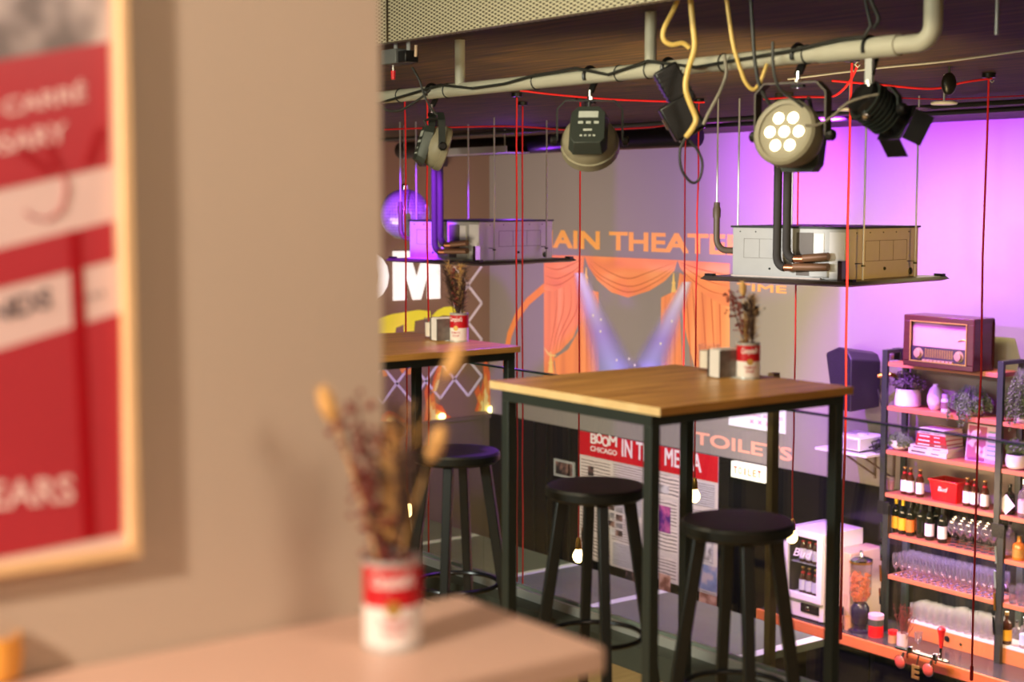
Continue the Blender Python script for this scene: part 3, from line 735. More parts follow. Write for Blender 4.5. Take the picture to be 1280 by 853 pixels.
# ------------------------------------------------------------------ cassette air conditioners hung on rods
def make_ac(label, front_px, D):
    p = atD(front_px[0], front_px[1], D)           # front lower corner of the box
    rz = R(8)
    Mz = Matrix.Rotation(rz, 3, 'Z')
    c = p - Mz @ Vector((.42, -.42, 0))
    z0 = 1.085
    t = thing('ceiling_cassette', label, 'air conditioner', (c.x, c.y, z0), rz, 'cassette air conditioners on rods')
    h = .34
    bx = MB().box(-.42, .42, -.42, .42, .03, h).build('housing', M_steel, t, bevel=.004)
    MB().box(-.43, .43, -.43, .43, h, h + .012).build('top_flange', M_blackmetal, t, smooth=False)
    MB().lathe([(.75, 0), (.80, .012), (.775, .03), (.6, .032), (.001, .032)], 4, (0, 0, 0), Matrix.Rotation(PI / 4, 3, 'Z')).build('fascia_panel', mat('fascia_dark', rgb(70, 60, 54), .4, var=.05), t, smooth=False)
    MB().lathe([(.001, -.018), (.42, -.018), (.56, .0), (.56, .003), (.001, .003)], 4, (0, 0, 0), Matrix.Rotation(PI / 4, 3, 'Z')).build('intake_grille', mat('fascia_dark', rgb(70, 60, 54)), t, smooth=False)
    MB().box(-.40, .27, -.46, -.44, .028, .040).build('edge_strip', mat('fascia_edge_pale', rgb(205, 190, 180), .4), t, smooth=False)
    M_line = mat('knockout_line', rgb(92, 84, 72), .5)
    g = MB()
    def rect(g, x0, x1, z0, z1, face, w=.003):
        for a, b_ in (((x0, z0), (x1, z0)), ((x0, z1), (x1, z1)), ((x0, z0), (x0, z1)), ((x1, z0), (x1, z1))):
            if face == 'y': g.box(min(a[0], b_[0]) - w / 2, max(a[0], b_[0]) + w / 2, -.4212, -.4195, min(a[1], b_[1]) - w / 2, max(a[1], b_[1]) + w / 2)
            else: g.box(.4195, .4212, min(a[0], b_[0]) - w / 2, max(a[0], b_[0]) + w / 2, min(a[1], b_[1]) - w / 2, max(a[1], b_[1]) + w / 2)
    for k in range(3): rect(g, -.33 + k * .12, -.21 + k * .12, .15, .27, 'y', .0018)
    g.build('knockout_outline', M_line, t, smooth=False); g = MB()
    for k in range(3): rect(g, -.20 + k * .16, -.04 + k * .16, .14, .265, 'x')
    g.build('knockout_outline', M_line, t, smooth=False)
    g = MB()
    for x in (-.36, -.24, -.1, .02): g.ball((x, -.421, .315), .005, 6)
    for y in (-.3, -.15, 0, .15, .3): g.ball((.421, y, .315), .005, 6)
    g.ball((-.13, -.421, .085), .008, 8); g.ball((.421, .02, .09), .012, 8); g.ball((.421, .33, .065), .024, 12, (.4, 1, 1))
    g.build('screws', M_blackmetal, t)
    MB().box(.20, .27, -.425, -.42, .14, .31).box(.31, .42, -.426, -.42, .04, .32).build('bright_plate', mat('bright_plate', rgb(250, 250, 248), .25, .2), t, smooth=False)
    MB().box(.07, .19, -.424, -.42, .05, .315).build('painted_shade_band', mat('painted_shade_band', rgb(105, 98, 92), .4, .2), t, smooth=False)  # dark colour put in for the shade between the bright plates
    MB().box(.18, .31, -.445, -.42, .045, .12).build('valve_cover', M_steel, t, bevel=.003)
    MB().box(.40, .43, -.47, -.42, .03, .15).build('hanger_bracket', M_chrome, t, smooth=False)
    top = ZC - z0
    for k, (dx, zz) in enumerate(((-.02, .10), (.05, .155))):
        pts = [(dx, -.50, top), (dx, -.50, zz + .07)] + [(dx + .06 - .06 * math.cos(a), -.50, zz + .07 - .07 * math.sin(a)) for a in [PI / 2 * j / 6 for j in range(1, 7)]]
        MB().tube(pts, .026, 12).build('insulated_pipe', M_foam, t)
        MB().tube([(dx + .06, -.50, zz), (dx + .12, -.49, zz)], .022, 12).build('copper_elbow', M_copper, t)
        MB().tube([(dx + .12, -.49, zz + .005), (.335 - k * .0, -.47, zz + .01 + k * .01)], .024, 12).build('fitting', mat('brown_fitting', rgb(128, 92, 66), .5, .2), t)
    dx = -.50
    yd = -.38
    pts = [(dx - .08, yd, .44), (dx - .08, yd, .27)] + [(dx - .08 + .08 - .08 * math.cos(a), yd, .27 - .08 * math.sin(a)) for a in [PI / 2 * j / 6 for j in range(1, 7)]] + [(-.42, yd, .19)]
    MB().tube(pts, .021, 12).build('drain_pipe', mat('brown_drain', rgb(92, 78, 64), .5), t)
    MB().tube([(dx - .08, yd, .50), (dx - .08, yd, top)], .006, 8).build('drain_cord', M_steel, t)
    MB().lathe([(.026, .40), (.026, .46), (.02, .47), (.02, .50)], 12, (dx - .08, yd, 0)).build('drain_collar', mat('brown_drain', rgb(92, 78, 64)), t)
    for x, y in ((-.47, -.30), (.47, -.30), (.47, .30), (-.47, .30)):
        MB().tube([(x, y, .0), (x, y, top)], .006, 8).build('hanger_rod', M_steel, t)
        MB().bar((x, y, .13), (x - .05 * (1 if x > 0 else -1), y, .13), .03, .004).lathe([(.014, .112), (.014, .124)], 6, (x, y, 0)).build('rod_bracket', M_blackmetal, t)
    g = MB()
    for x, y in ((-.52, -.52), (.52, -.52), (.52, .52), (-.52, .52)): g.box(x - .03, x + .03, y - .02, y + .02, .02, .045)
    g.build('corner_clips', M_black, t, smooth=False)
    return t
ac2 = make_ac('metal box air conditioner hanging at the right, lit white and amber', (1056, 349), 9.15)
p = atD(599, 324, 12.1); Mz = Matrix.Rotation(R(8), 3, 'Z'); c = p - Mz @ Vector((.42, -.42, 0))
dup(ac2, (c.x, c.y, 1.085), R(8), 'purple lit box air conditioner hanging at the left by the mirror ball')

# ------------------------------------------------------------------ mirror ball
p = atD(506, 268, 13.4)
t = thing('mirror_ball', 'silver mirror ball hanging behind the purple lit air conditioner', 'mirror ball', (p.x, p.y, p.z))
r = 31.5 / F * 13.4
b = MB(); rows = 24
for i in range(rows):
    a0 = -PI / 2 + PI * i / rows; a1 = a0 + PI / rows * .94; n = max(6, int(2 * PI * math.cos((a0 + a1) / 2) * rows / PI))
    for j in range(n):
        b0 = 2 * PI * j / n; b1 = b0 + 2 * PI / n * .94
        b.add([(r * math.cos(x) * math.cos(y), r * math.cos(x) * math.sin(y), r * math.sin(x)) for x, y in ((a0, b0), (a0, b1), (a1, b1), (a1, b0))], [(0, 1, 2, 3)])
b.build('mirror_tiles', mat('mirror_tile', rgb(190, 188, 186), .25, .45, var=.45, scale=9), t, smooth=False)
MB().ball((0, 0, 0), r * .985, 32).build('ball_core', M_black, t)
MB().lathe([(.03, r - .004), (.03, r + .03), (.015, r + .045)], 14).build('cap', M_chrome, t)
g = MB()
for k in range(12): g.tube([(.006 * (-1) ** k, 0, r + .045 + k * .03), (.006 * (-1) ** (k + 1), 0, r + .075 + k * .03)], .004, 5)
g.tube([(0, 0, r + .40), (0, 0, ZC - p.z)], .004, 6)
g.build('chain', M_steel, t)

# ------------------------------------------------------------------ pendants on red flex
def pendant(label, px, D, bottom_py, bulb=True, group=None, top_r=.0055):
    p = atD(px, bottom_py, D)
    t = thing('pendant_lamp' if bulb else 'hanging_flex', label, 'pendant lamp' if bulb else 'flex', (p.x, p.y, p.z), 0, group)
    L = ZC - p.z
    pts = [Vector((random.uniform(-.004, .004), random.uniform(-.004, .004), .13 + (L - .13) * k / 10)) for k in range(11)]
    pts[0] = Vector((0, 0, .13)); pts[-1] = Vector((0, 0, L))
    MB().tube(pts, top_r, 8).build('flex', M_redcord, t)
    MB().lathe([(.035, L - .025), (.035, L - .002), (.006, L - .03)][::-1], 14).build('ceiling_rose', M_black, t)
    if bulb:
        MB().lathe([(.001, .135), (.012, .13), (.016, .115), (.019, .105), (.022, .06), (.020, .055), (.001, .055)][::-1], 16).build('lamp_holder', M_brass, t)
        MB().lathe([(.001, -.036), (.017, -.033), (.032, -.018), (.038, .002), (.036, .022), (.026, .042), (.018, .056), (.001, .057)], 20).build('bulb', M_bulb, t)
    else:
        MB().lathe([(.001, .13), (.009, .125), (.009, .05), (.001, .045)][::-1], 12).build('end_sleeve', M_redcord, t)
    return t
PG = 'bulbs on red flex over the lower bar'
pendant('bare bulb on red flex hanging in front of the press poster by its white title', 868, 9.9, 622)
pendant('bare bulb on red flex beside the white drinks fridge', 990, 10.0, 673)
pendant('bare bulb on red flex hanging low at the left edge of the press poster', 723, 9.8, 697)
pendant('left one of the pair of red flexes left of the projected curtain', 646, 9.35, 790, True)
pendant('right one of the pair of red flexes left of the projected curtain', 653, 10.2, 790, True)
pendant('red flex dropping past the right hand air conditioner to the bar counter', 1050, 7.0, 812, False)
pendant('long red flex dropping in front of the bar shelves at the right', 1214, 7.9, 862, False)
pendant('red flex hanging between the mirror ball and the purple air conditioner', 509, 9.4, 640)
pendant('magenta lit flex hanging in front of the purple air conditioner pipes', 537, 9.0, 770)
pendant('red flex crossing the right half of the projected curtain', 850, 11.0, 860)

# small lamps and bits on the ceiling
def disc_lamp(label, px, py, D):
    p = atD(px, py, D)
    t = thing('ceiling_disc_lamp', label, 'ceiling lamp', (p.x, p.y, p.z))
    MB().lathe([(.001, -.01), (.065, -.008), (.07, 0), (.065, .008), (.01, .012)], 24).build('disc', M_white, t)
    MB().tube([(0, 0, .012), (0, 0, ZC - p.z)], .006, 8).build('rod', M_steel, t)
disc_lamp('small white disc lamp on a rod under the ceiling at the right', 1180, 129, 8.0)
disc_lamp('small white disc lamp partly behind the ribbed spotlight', 1062, 137, 8.6)
p = atD(1186, 105, 7.5)
t = thing('ceiling_loudspeaker', 'small black loudspeaker hanging from the ceiling beside the disc lamp rod', 'loudspeaker', (p.x, p.y, p.z))
MB().ball((0, 0, 0), .045, 14, (.7, 1, 1.25)).build('shell', M_black, t); MB().tube([(0, 0, .05), (0, 0, ZC - p.z)], .006, 6).build('stem', M_cable, t)
p = atD(1246, 26, 5.0)
tag(MB().tube([(0, 0, -.045), (0, 0, ZC - p.z)], .006, 8).build('ceiling_pin', M_steel, loc=p), 'short pale metal pin under the ceiling in the upper right corner', 'pin')

# ducts and trays under the ceiling
def duct(label, name, a, b_, r, m):
    o = MB().tube([Vector((0, 0, 0)), Vector(b_) - Vector(a)], r, 20).build(name, m, loc=a); tag(o, label, 'duct'); return o
a = onY(470, 150, 8.6); duct('black round air duct running under the ceiling behind the left lamps', 'ceiling_duct', (-13.4, 8.6, 2.11), (-9.0, 8.6, 2.11), .085, M_black)
duct('thin black conduit under the ceiling below the round duct', 'ceiling_conduit', (-13.4, 8.0, 2.19), (-5.0, 8.0, 2.19), .016, M_cable)
duct('thin grey conduit under the ceiling at the right', 'ceiling_conduit', (-9.8, 8.9, 2.21), (-4.0, 8.9, 2.21), .018, M_cable)
x0 = onY(545, 155, 8.4).x; x1 = onY(645, 155, 8.4).x
t = thing('cable_tray', 'flat metal tray lit purple under the ceiling above the purple air conditioner', 'tray', ((x0 + x1) / 2, 8.42, 2.03))
MB().box(x0, x1, 8.3, 8.55, 2.03, 2.036).box(x0, x1, 8.29, 8.3, 2.03, 2.09).box(x0, x1, 8.55, 8.56, 2.03, 2.09).build('tray_body', M_steel, t, world=True, smooth=False)
for x in (x0 + .2, x1 - .2): MB().tube([(x, 8.42, 2.03), (x, 8.42, ZC)], .006, 6).build('tray_rod', M_steel, t, world=True)
x0 = onY(500, 152, 9.8).x; x1 = onY(546, 152, 9.8).x
t = thing('ceiling_projector', 'dark projector body under the ceiling above the mirror ball', 'projector', ((x0 + x1) / 2, 9.8, 2.02))
MB().box(x0, x1, 9.6, 9.95, 1.98, 2.10).build('projector_body', mat('plum_dark_shell', rgb(60, 46, 52), .4), t, world=True, bevel=.01)
MB().bar(((x0 + x1) / 2, 9.78, 2.1), ((x0 + x1) / 2, 9.78, ZC), .05, .05).build('mount', M_black, t, world=True)
MB().lathe([(.045, 0), (.05, .05), (.03, .05), (.001, .04)], 18, (x1 - .1, 9.6, 2.04), Matrix.Rotation(PI / 2, 3, 'X')).build('lens', M_black, t, world=True)

# ------------------------------------------------------------------ artwork on the long wall (projected curtain light put into flat colour, a few mm proud)
WN = Vector((0, -1, 0))
def bw(px, py, lift=0): return onY(px, py, YB - .001 - lift)
def art_poly(name, m, pts, parent, lift, t=.001):
    a = [bw(*q, lift) for q in pts]
    return MB().prism(a, (0, -t, 0)).build(name, m, parent, world=True, smooth=False)
def c7(x, y): return (640 + x / 3.554, 240 + y / 3.554)
o = bw(668, 309); e = bw(935, 318.5); tp = bw(668, 287)
t = thing('wall_lettering', 'large orange painted title lettering over the projected curtain', 'wall lettering', (o.x, YB, o.z))
text_quad('lettering', 'MAIN THEATER', o, (e.x, o.y, o.z), (o.x, o.y, tp.z), WN, M_otext, t, .002, .0, .02, 0, 1.0, fat=.068)
o = bw(921, 365); e = bw(983, 367); tp = bw(983, 357.5)
t = thing('wall_lettering', 'small orange lettering just below the right hand air conditioner', 'wall lettering', (o.x, YB, e.z))
text_quad('lettering', 'TIME', (o.x, o.y, e.z), (e.x, o.y, e.z), (o.x, o.y, tp.z), WN, M_otext, t, .002, 0, .02, fat=.06)
o = bw(868, 557); e = bw(990, 577.6); tp = bw(990, 560.5)
t = thing('wall_lettering', 'orange TOILETS lettering low on the purple wall behind the table legs', 'wall lettering', (o.x, YB, e.z))
text_quad('lettering', 'TOILETS', (o.x, o.y, e.z), (e.x, o.y, e.z), (o.x, o.y, tp.z), WN, mat('artwork_peach_text', rgb(250, 175, 150), .8, var=.02), t, .002, 0, .02, fat=.06)

cc = bw(790, 400)
cur = thing('curtain_projection', 'projected orange theatre curtain with swags and crossing light beams on the long wall', 'mural', (cc.x, YB, cc.z))
def swag_poly(name, m, pts, lift): return art_poly(name, m, [c7(*p) for p in pts], cur, lift)
swag_poly('drape', M_orange, [(142, 430), (316, 330), (322, 430), (308, 560), (270, 650), (215, 708), (190, 722), (185, 760), (200, 853), (142, 853)], .001)
swag_poly('drape', M_orange, [(318, 430), (385, 445), (388, 853), (200, 853), (188, 740), (250, 700), (300, 610)], .0005)
swag_poly('drape', M_orange, [(662, 470), (742, 430), (760, 853), (660, 853)], .0005)
swag_poly('drape', M_orange, [(735, 430), (745, 360), (967, 470), (967, 853), (830, 853), (775, 640)], .001)
for pts in ([(142, 280), (322, 284), (318, 335), (292, 372), (245, 412), (185, 442), (142, 436)],
            [(322, 284), (735, 303), (722, 350), (680, 396), (610, 440), (515, 470), (440, 446), (380, 394), (338, 330)],
            [(735, 303), (967, 318), (967, 510), (930, 502), (850, 452), (790, 392), (748, 340)]):
    swag_poly('valance_swag', M_orange2, pts, .003)
M_fold = mat('artwork_fold_shadow', rgb(206, 104, 64), .8, var=.1)
def fold(pts, w=.012, lift=.0045):
    a = [bw(*c7(*p), lift) for p in pts]
    a = [a[0].lerp(a[1], 0)] + a[1:]
    out = []
    for i in range(len(a) - 1):
        p0 = a[max(i - 1, 0)]; p1 = a[i]; p2 = a[i + 1]; p3 = a[min(i + 2, len(a) - 1)]
        for k in range(5):
            u = k / 5; out.append(.5 * ((2 * p1) + (p2 - p0) * u + (2 * p0 - 5 * p1 + 4 * p2 - p3) * u * u + (3 * p1 - p0 - 3 * p2 + p3) * u ** 3))
    out.append(a[-1]); b = MB(); n = len(out); vs = []
    for i, p in enumerate(out):
        d = (out[min(i + 1, n - 1)] - out[max(i - 1, 0)]).normalized(); s = Vector((-d.z, 0, d.x)) * w * math.sin(PI * (i + .3) / (n - .4)) * .5
        vs += [p + s, p - s]
    b.add(vs, [(2 * i, 2 * i + 1, 2 * i + 3, 2 * i + 2) for i in range(n - 1)])
    return b
g = MB()
for pts in ([(336, 310), (400, 375), (515, 420), (620, 390), (728, 325)], [(336, 320), (390, 385), (515, 446), (640, 400), (728, 335)], [(345, 300), (430, 355), (515, 385), (600, 360), (725, 312)],
            [(145, 330), (200, 345), (260, 325), (316, 295)], [(145, 370), (200, 385), (270, 355), (318, 310)], [(145, 405), (200, 415), (265, 380), (318, 325)],
            [(742, 330), (800, 390), (880, 440), (960, 460)], [(745, 320), (820, 370), (890, 402), (964, 418)], [(742, 312), (840, 345), (960, 370)]):
    b = fold(pts); g.add(b.v, b.f)
for x0, x1 in ((200, 165), (230, 180), (262, 195), (290, 210)):
    b = fold([(x0, 400), (x0 - 2, 520), (x1 + 15, 640), (x1, 715)], .014, .0025); g.add(b.v, b.f)
for x0 in (330, 350, 372, 680, 700, 722): 
    b = fold([(x0, 450), (x0 + 1, 640), (x0 + 2, 850)], .012, .002); g.add(b.v, b.f)
for x0, x1 in ((770, 800), (800, 830), (840, 870), (880, 905), (920, 930)):
    b = fold([(x0, 400), ((x0 * .6 + x1 * .4), 560), (x1, 850)], .018, .0025); g.add(b.v, b.f)
g.build('fold_lines', M_fold, cur, world=True, smooth=False)
for x, y, s in ((330, 385, 1), (718, 410, 1), (172, 765, 1.1)):
    art_poly('tassel', M_tassel, [c7(x + a * s, y + b_ * s) for a, b_ in ((-2, -50), (2, -50), (5, -12), (10, -4), (6, 0), (11, 36), (-11, 36), (-6, 0), (-10, -4), (-5, -12))], cur, .006)
b = fold([(142, 690), (165, 722), (198, 728)], .03, .006); b.build('tie_cord', M_tassel, cur, world=True, smooth=False)

def beam_mat():
    m = bpy.data.materials.new('artwork_light_beam'); m.use_nodes = True; nt = m.node_tree; b = nt.nodes['Principled BSDF']
    uv = nt.nodes.new('ShaderNodeUVMap'); sp = nt.nodes.new('ShaderNodeSeparateXYZ'); nt.links.new(uv.outputs[0], sp.inputs[0])
    cr = nt.nodes.new('ShaderNodeValToRGB'); els = cr.color_ramp.elements
    els[0].position = 0; els[0].color = rgb(235, 228, 240); els[1].position = 1; els[1].color = rgb(170, 185, 255)
    e = els.new(.5); e.color = rgb(170, 150, 235)
    nt.links.new(sp.outputs['Y'], cr.inputs[0]); nt.links.new(cr.outputs[0], b.inputs['Base Color']); b.inputs['Roughness'].default_value = .8
    a = nt.nodes.new('ShaderNodeValToRGB'); a.color_ramp.interpolation = 'EASE'
    a.color_ramp.elements[0].position = 0; a.color_ramp.elements[0].color = (0, 0, 0, 1)
    a.color_ramp.elements[1].position = 1; a.color_ramp.elements[1].color = (0, 0, 0, 1); x = a.color_ramp.elements.new(.5); x.color = (.92, .92, .92, 1)
    nt.links.new(sp.outputs['X'], a.inputs[0]); nt.links.new(a.outputs[0], b.inputs['Alpha'])
    return m
M_beam = beam_mat()
def beam(tl, tr, br, bl):
    me = bpy.data.meshes.new('light_beam'); P = [bw(*c7(*q), .008) - Vector(cur.location) for q in (tl, tr, br, bl)]
    N = 8; vs = []; uv = []; fs = []
    for j in range(N + 1):
        for i in range(N + 1):
            u = i / N; v = j / N
            vs.append(tuple((P[0] * (1 - u) + P[1] * u) * (1 - v) + (P[3] * (1 - u) + P[2] * u) * v)); uv.append((u, v))
    for j in range(N):
        for i in range(N): fs.append((j * (N + 1) + i, j * (N + 1) + i + 1, (j + 1) * (N + 1) + i + 1, (j + 1) * (N + 1) + i))
    me.from_pydata(vs, [], fs); l = me.uv_layers.new(name='UVMap')
    for lp in me.loops: l.data[lp.index].uv = uv[lp.vertex_index]
    me.materials.append(M_beam); o = bpy.data.objects.new('light_beam', me); COL.objects.link(o); o.parent = cur
beam((268, 360), (330, 360), (650, 900), (340, 900)); beam((745, 400), (805, 400), (700, 900), (420, 900))
for x, y in ((465, 748), (520, 742), (545, 770), (393, 620), (360, 550), (660, 675), (710, 575), (395, 568)):
    MB().ball(bw(*c7(x, y), .008), .016, 8, (1, .2, 1)).build('sparkle', M_paper, cur, world=True)
a = [bw(*q, .001) for q in ((632, 466), (633, 440), (637, 418), (646, 396), (660, 377), (681, 359))]
arc = MB(); out = []
w_ = .045
for i, p in enumerate(a):
    d = (a[min(i + 1, 5)] - a[max(i - 1, 0)]).normalized(); s = Vector((-d.z, 0, d.x)) * w_; out += [p + s - a[0], p - s - a[0]]
arc.add(out + [v - Vector((0, .001, 0)) for v in out], [f for i in range(5) for f in ((12 + 2 * i, 12 + 2 * i + 1, 12 + 2 * i + 3, 12 + 2 * i + 2), (2 * i + 2, 2 * i + 3, 2 * i + 1, 2 * i))])
tag(arc.build('painted_arc', M_oarc, loc=a[0], smooth=False), 'curved orange line painted on the wall left of the curtain', 'mural')

# white anniversary notice
TLp = bw(912, 500, .002); BRp = bw(982, 543, .002)
t = thing('wall_notice', 'white notice with small pink lettering on the purple wall', 'notice', (TLp.x, YB, BRp.z))
MB().box(TLp.x, BRp.x, YB - .012, YB, BRp.z, TLp.z).build('notice_sheet', mat('notice_white', rgb(245, 245, 250), .5, var=.01), t, world=True, smooth=False)
M_pinkt = mat('notice_pink_text', rgb(235, 130, 190), .6, var=.02)
def on_notice(u, v): return Vector((TLp.x + (BRp.x - TLp.x) * u, YB - .012, BRp.z + (TLp.z - BRp.z) * v))
text_quad('lettering', 'CELEBRATING 30 YEARS', on_notice(.04, .50), on_notice(.96, .50), on_notice(.04, .62), WN, M_pinkt, t, .001, 0, .01)
for k in range(3): text_quad('lettering', 'X', on_notice(.38 + k * .14, .22), on_notice(.46 + k * .14, .22), on_notice(.38 + k * .14, .36), WN, M_pinkt, t, .001, 0, .06)
g = MB().ball(on_notice(.82, .88), .05, 14, (1, .05, .6)); g.build('emblem', M_pinkt, t, world=True)

# lit toilet sign
TLp = bw(916.5, 576, .05); BRp = bw(959, 604.5, .05)
t = thing('lit_sign', 'small lit white TOILET sign on the black dado', 'sign', (TLp.x, YB, BRp.z))
MB().box(TLp.x, BRp.x, YB - .08, YB - .02, BRp.z, TLp.z).build('light_box', M_signlit, t, world=True, bevel=.004)
M_tr = mat('sign_red_text', rgb(190, 80, 60), .6, var=.02); M_tp = mat('sign_pale_text', rgb(235, 180, 130), .6, var=.02)
for k, ch in enumerate('TOILET'):
    u0 = .08 + k * .14; wd = .11 if ch != 'I' else .05
    if ch == 'I': u0 += .03
    X0 = TLp.x + (BRp.x - TLp.x) * u0; X1 = TLp.x + (BRp.x - TLp.x) * (u0 + wd); zb_ = BRp.z + (TLp.z - BRp.z) * .27; zt_ = BRp.z + (TLp.z - BRp.z) * .72
    text_quad('lettering', ch, (X0, YB - .08, zb_), (X1, YB - .08, zb_), (X0, YB - .08, zt_), WN, M_tr if k in (0, 5) else M_tp, t, .002, .0005, .03)

# press poster
D2 = YB - .03
def pd(px, py, lift=0): return onY(px, py, D2 - lift)
a = pd(725, 537); b2 = pd(898, 604)
X0, X1 = a.x, b2.x; ZT = -.938; ZB = -2.35; ZH = b2.z
pst = thing('press_poster', 'tall press clippings poster with a red title band on the black dado', 'poster', ((X0 + X1) / 2, D2, ZB))
MB().box(X0, X1, D2 - .006, D2, ZB, ZT).build('backing_sheet', mat('news_backing', rgb(215, 198, 192), .7, var=.05, scale=8), pst, world=True, smooth=False)
MB().box(X0, X1, D2 - .010, D2 - .006, ZH, ZT).build('title_band', mat('title_red', rgb(205, 14, 34), .5, var=.04), pst, world=True, smooth=False)
def c4b(x, y): return (700 + x / 4.923, 500 + y / 4.923)
def ptxt(nm, s, bl, br, tl, bold, m=M_white):
    B = pd(*c4b(*bl), .01); E = pd(*c4b(*br), .01); T = pd(*c4b(*tl), .01); z = (B.z + E.z) / 2
    text_quad(nm, s, (B.x, B.y, z), (E.x, B.y, z), (B.x, B.y, z + (T.z - B.z)), WN, m, pst, .002, .0, .015, fat=bold * .8)
M_ptw = mat('poster_white_text', rgb(240, 225, 225), .6, var=.02)
# the bubbly logo word: square B and M around two uneven O discs
for k, (ch, xx0, xx1) in enumerate((('B', 188, 226), ('O', 222, 262), ('O', 258, 302), ('M', 300, 352))):
    dy = 6 * k + (-6 if k == 1 else 8 if k == 2 else 0)
    ptxt('logo_lettering', ch, (xx0, 268 + dy * .9), (xx1, 268 + dy * .9 + 6), (xx0, 205 + dy * .9), .06, M_ptw)
ptxt('logo_lettering', 'CHICAGO', (188, 312), (350, 347), (188, 280), .05, M_ptw)
ptxt('lettering', 'IN THE', (380, 352), (600, 388), (380, 245), .03, M_ptw)
ptxt('lettering', 'MEDIA', (644, 405), (870, 447), (644, 296), .03, M_ptw)
def newsmat(i):
    return ramp_mat('newsprint_%s' % 'abcd'[i], [(0, rgb(*[(228, 208, 200), (218, 200, 196), (235, 215, 205), (205, 196, 200)][i])), (.62, rgb(*[(228, 208, 200), (218, 200, 196), (235, 215, 205), (205, 196, 200)][i])), (.8, rgb(140, 125, 125)), (1, rgb(110, 100, 100))], 'wave', [9, 12, 8, 14][i], .7, (.4, 1, 1), 3, 'Z', detail=4)
rn = random.Random(5)
cols = 4; rows_ = 4
for j in range(rows_):
    for i in range(cols):
        xa = X0 + (X1 - X0) * (i + rn.uniform(.02, .08)) / cols; xb = X0 + (X1 - X0) * (i + rn.uniform(.9, .99)) / cols
        za = ZH - (ZH - ZB) * (j + rn.uniform(.03, .12)) / rows_; zb_ = ZH - (ZH - ZB) * (j + rn.uniform(.88, .98)) / rows_
        MB().box(xa, xb, D2 - .008, D2 - .006, zb_, za).build('clipping', newsmat((i + 2 * j) % 4), pst, world=True, smooth=False)
def pphoto(x0, y0, x1, y1, m, lift=.008):
    p = pd(x0, y0, lift); q = pd(x1, y1, lift)
    MB().box(p.x, q.x, D2 - lift - .002, D2 - lift, q.z, p.z).build('photo', m, pst, world=True, smooth=False)
def phm(name, c1, c2, c3): return ramp_mat(name, [(0, rgb(*c1)), (.45, rgb(*c2)), (.6, rgb(*c3)), (1, rgb(*c3))], 'noise', 7, .6, detail=3)
P1 = phm('photo_dark', (20, 18, 22), (50, 40, 42), (150, 110, 100)); P2 = phm('photo_violet', (40, 14, 70), (90, 30, 120), (200, 90, 150))
P3 = phm('photo_blue', (60, 70, 110), (130, 140, 180), (190, 170, 180)); P4 = phm('photo_skin', (70, 40, 34), (150, 100, 80), (215, 165, 145)); P5 = phm('photo_grey', (60, 60, 66), (140, 130, 132), (215, 205, 205))
for i in range(2):
    for j in range(4): pphoto(760 + i * 10, 630 + j * 10 + i * 3, 768 + i * 10, 639 + j * 10 + i * 3, P5 if (i + j) % 2 else P1)
pphoto(823, 631, 838, 668, P2); pphoto(727, 660, 737, 680, P1); pphoto(782, 713, 797, 729, P1); pphoto(823, 716, 838, 742, P4)
pphoto(872, 674, 889, 702, P5); pphoto(871, 703, 896, 742, P3); pphoto(874, 740, 896, 764, P4); pphoto(735, 582, 742, 596, P1)
pphoto(818, 604, 836, 618, P5)

# small framed picture on the black dado
p = pd(693, 573, .01); q = pd(718, 600, .01)
t = thing('framed_picture', 'small dark framed picture on the black dado left of the press poster', 'picture', ((p.x + q.x) / 2, D2, q.z))
f = MB(); w_ = .025
f.box(p.x, q.x, D2 - .02, D2, q.z, q.z + w_).box(p.x, q.x, D2 - .02, D2, p.z - w_, p.z).box(p.x, p.x + w_, D2 - .02, D2, q.z + w_, p.z - w_).box(q.x - w_, q.x, D2 - .02, D2, q.z + w_, p.z - w_)
f.build('frame', M_steel, t, world=True, smooth=False)
MB().box(p.x + w_, q.x - w_, D2 - .012, D2, q.z + w_, p.z - w_).build('picture_sheet', P1, t, world=True, smooth=False)
# hidden door recess left of the poster: vertical joints of the gloss panels
for k, px in enumerate((668, 684, 712)):
    x = pd(px, 600).x
    struct(MB().box(x - .012, x + .012, D2 - .012, D2, ZL, -.95).build('trim_%d' % (20 + k), M_black, smooth=False))

# ------------------------------------------------------------------ end wall: lit letters, wire pattern, flames
def ew(px, py, lift=0): return onX(px, py, XE + .001 + lift)
yR = ew(548, 373).y; yL = ew(300, 373).y; zb_ = ew(520, 374.5).z; zt_ = ew(495, 314).z
t = thing('wall_sign', 'big glowing white block letters on the mauve end wall', 'sign', (XE, (yL + yR) / 2, zb_))
ym = ew(490.5, 373).y
text_quad('lettering', 'BOO', (XE + .01, yL, zb_), (XE + .01, ew(484, 373).y, zb_), (XE + .01, yL, zt_), (1, 0, 0), M_letterlit, t, .03, 0, .02, 0, 1.0, fat=.04)
MB().prism([(XE + .01, ym + (yR - ym) * u, zb_ + (zt_ - zb_) * v) for u, v in ((0, 0), (0, 1), (.33, 1), (.5, .42), (.67, 1), (1, 1), (1, 0), (.74, 0), (.74, .56), (.58, 0), (.42, 0), (.26, .56), (.26, 0))], (.03, 0, 0)).build('lettering', M_letterlit, t, world=True, smooth=False)
def c46(x, y): return (460 + x / 4.266, 340 + y / 4.266)
mur = thing('flame_mural', 'mural of white chain link wire and orange flames on the mauve end wall', 'mural', (XE, 9.0, -.9))
def epoly(name, m, pts, lift): return MB().prism([ew(*c46(*q), lift) for q in pts], (.001, 0, 0)).build(name, m, mur, world=True, smooth=False)
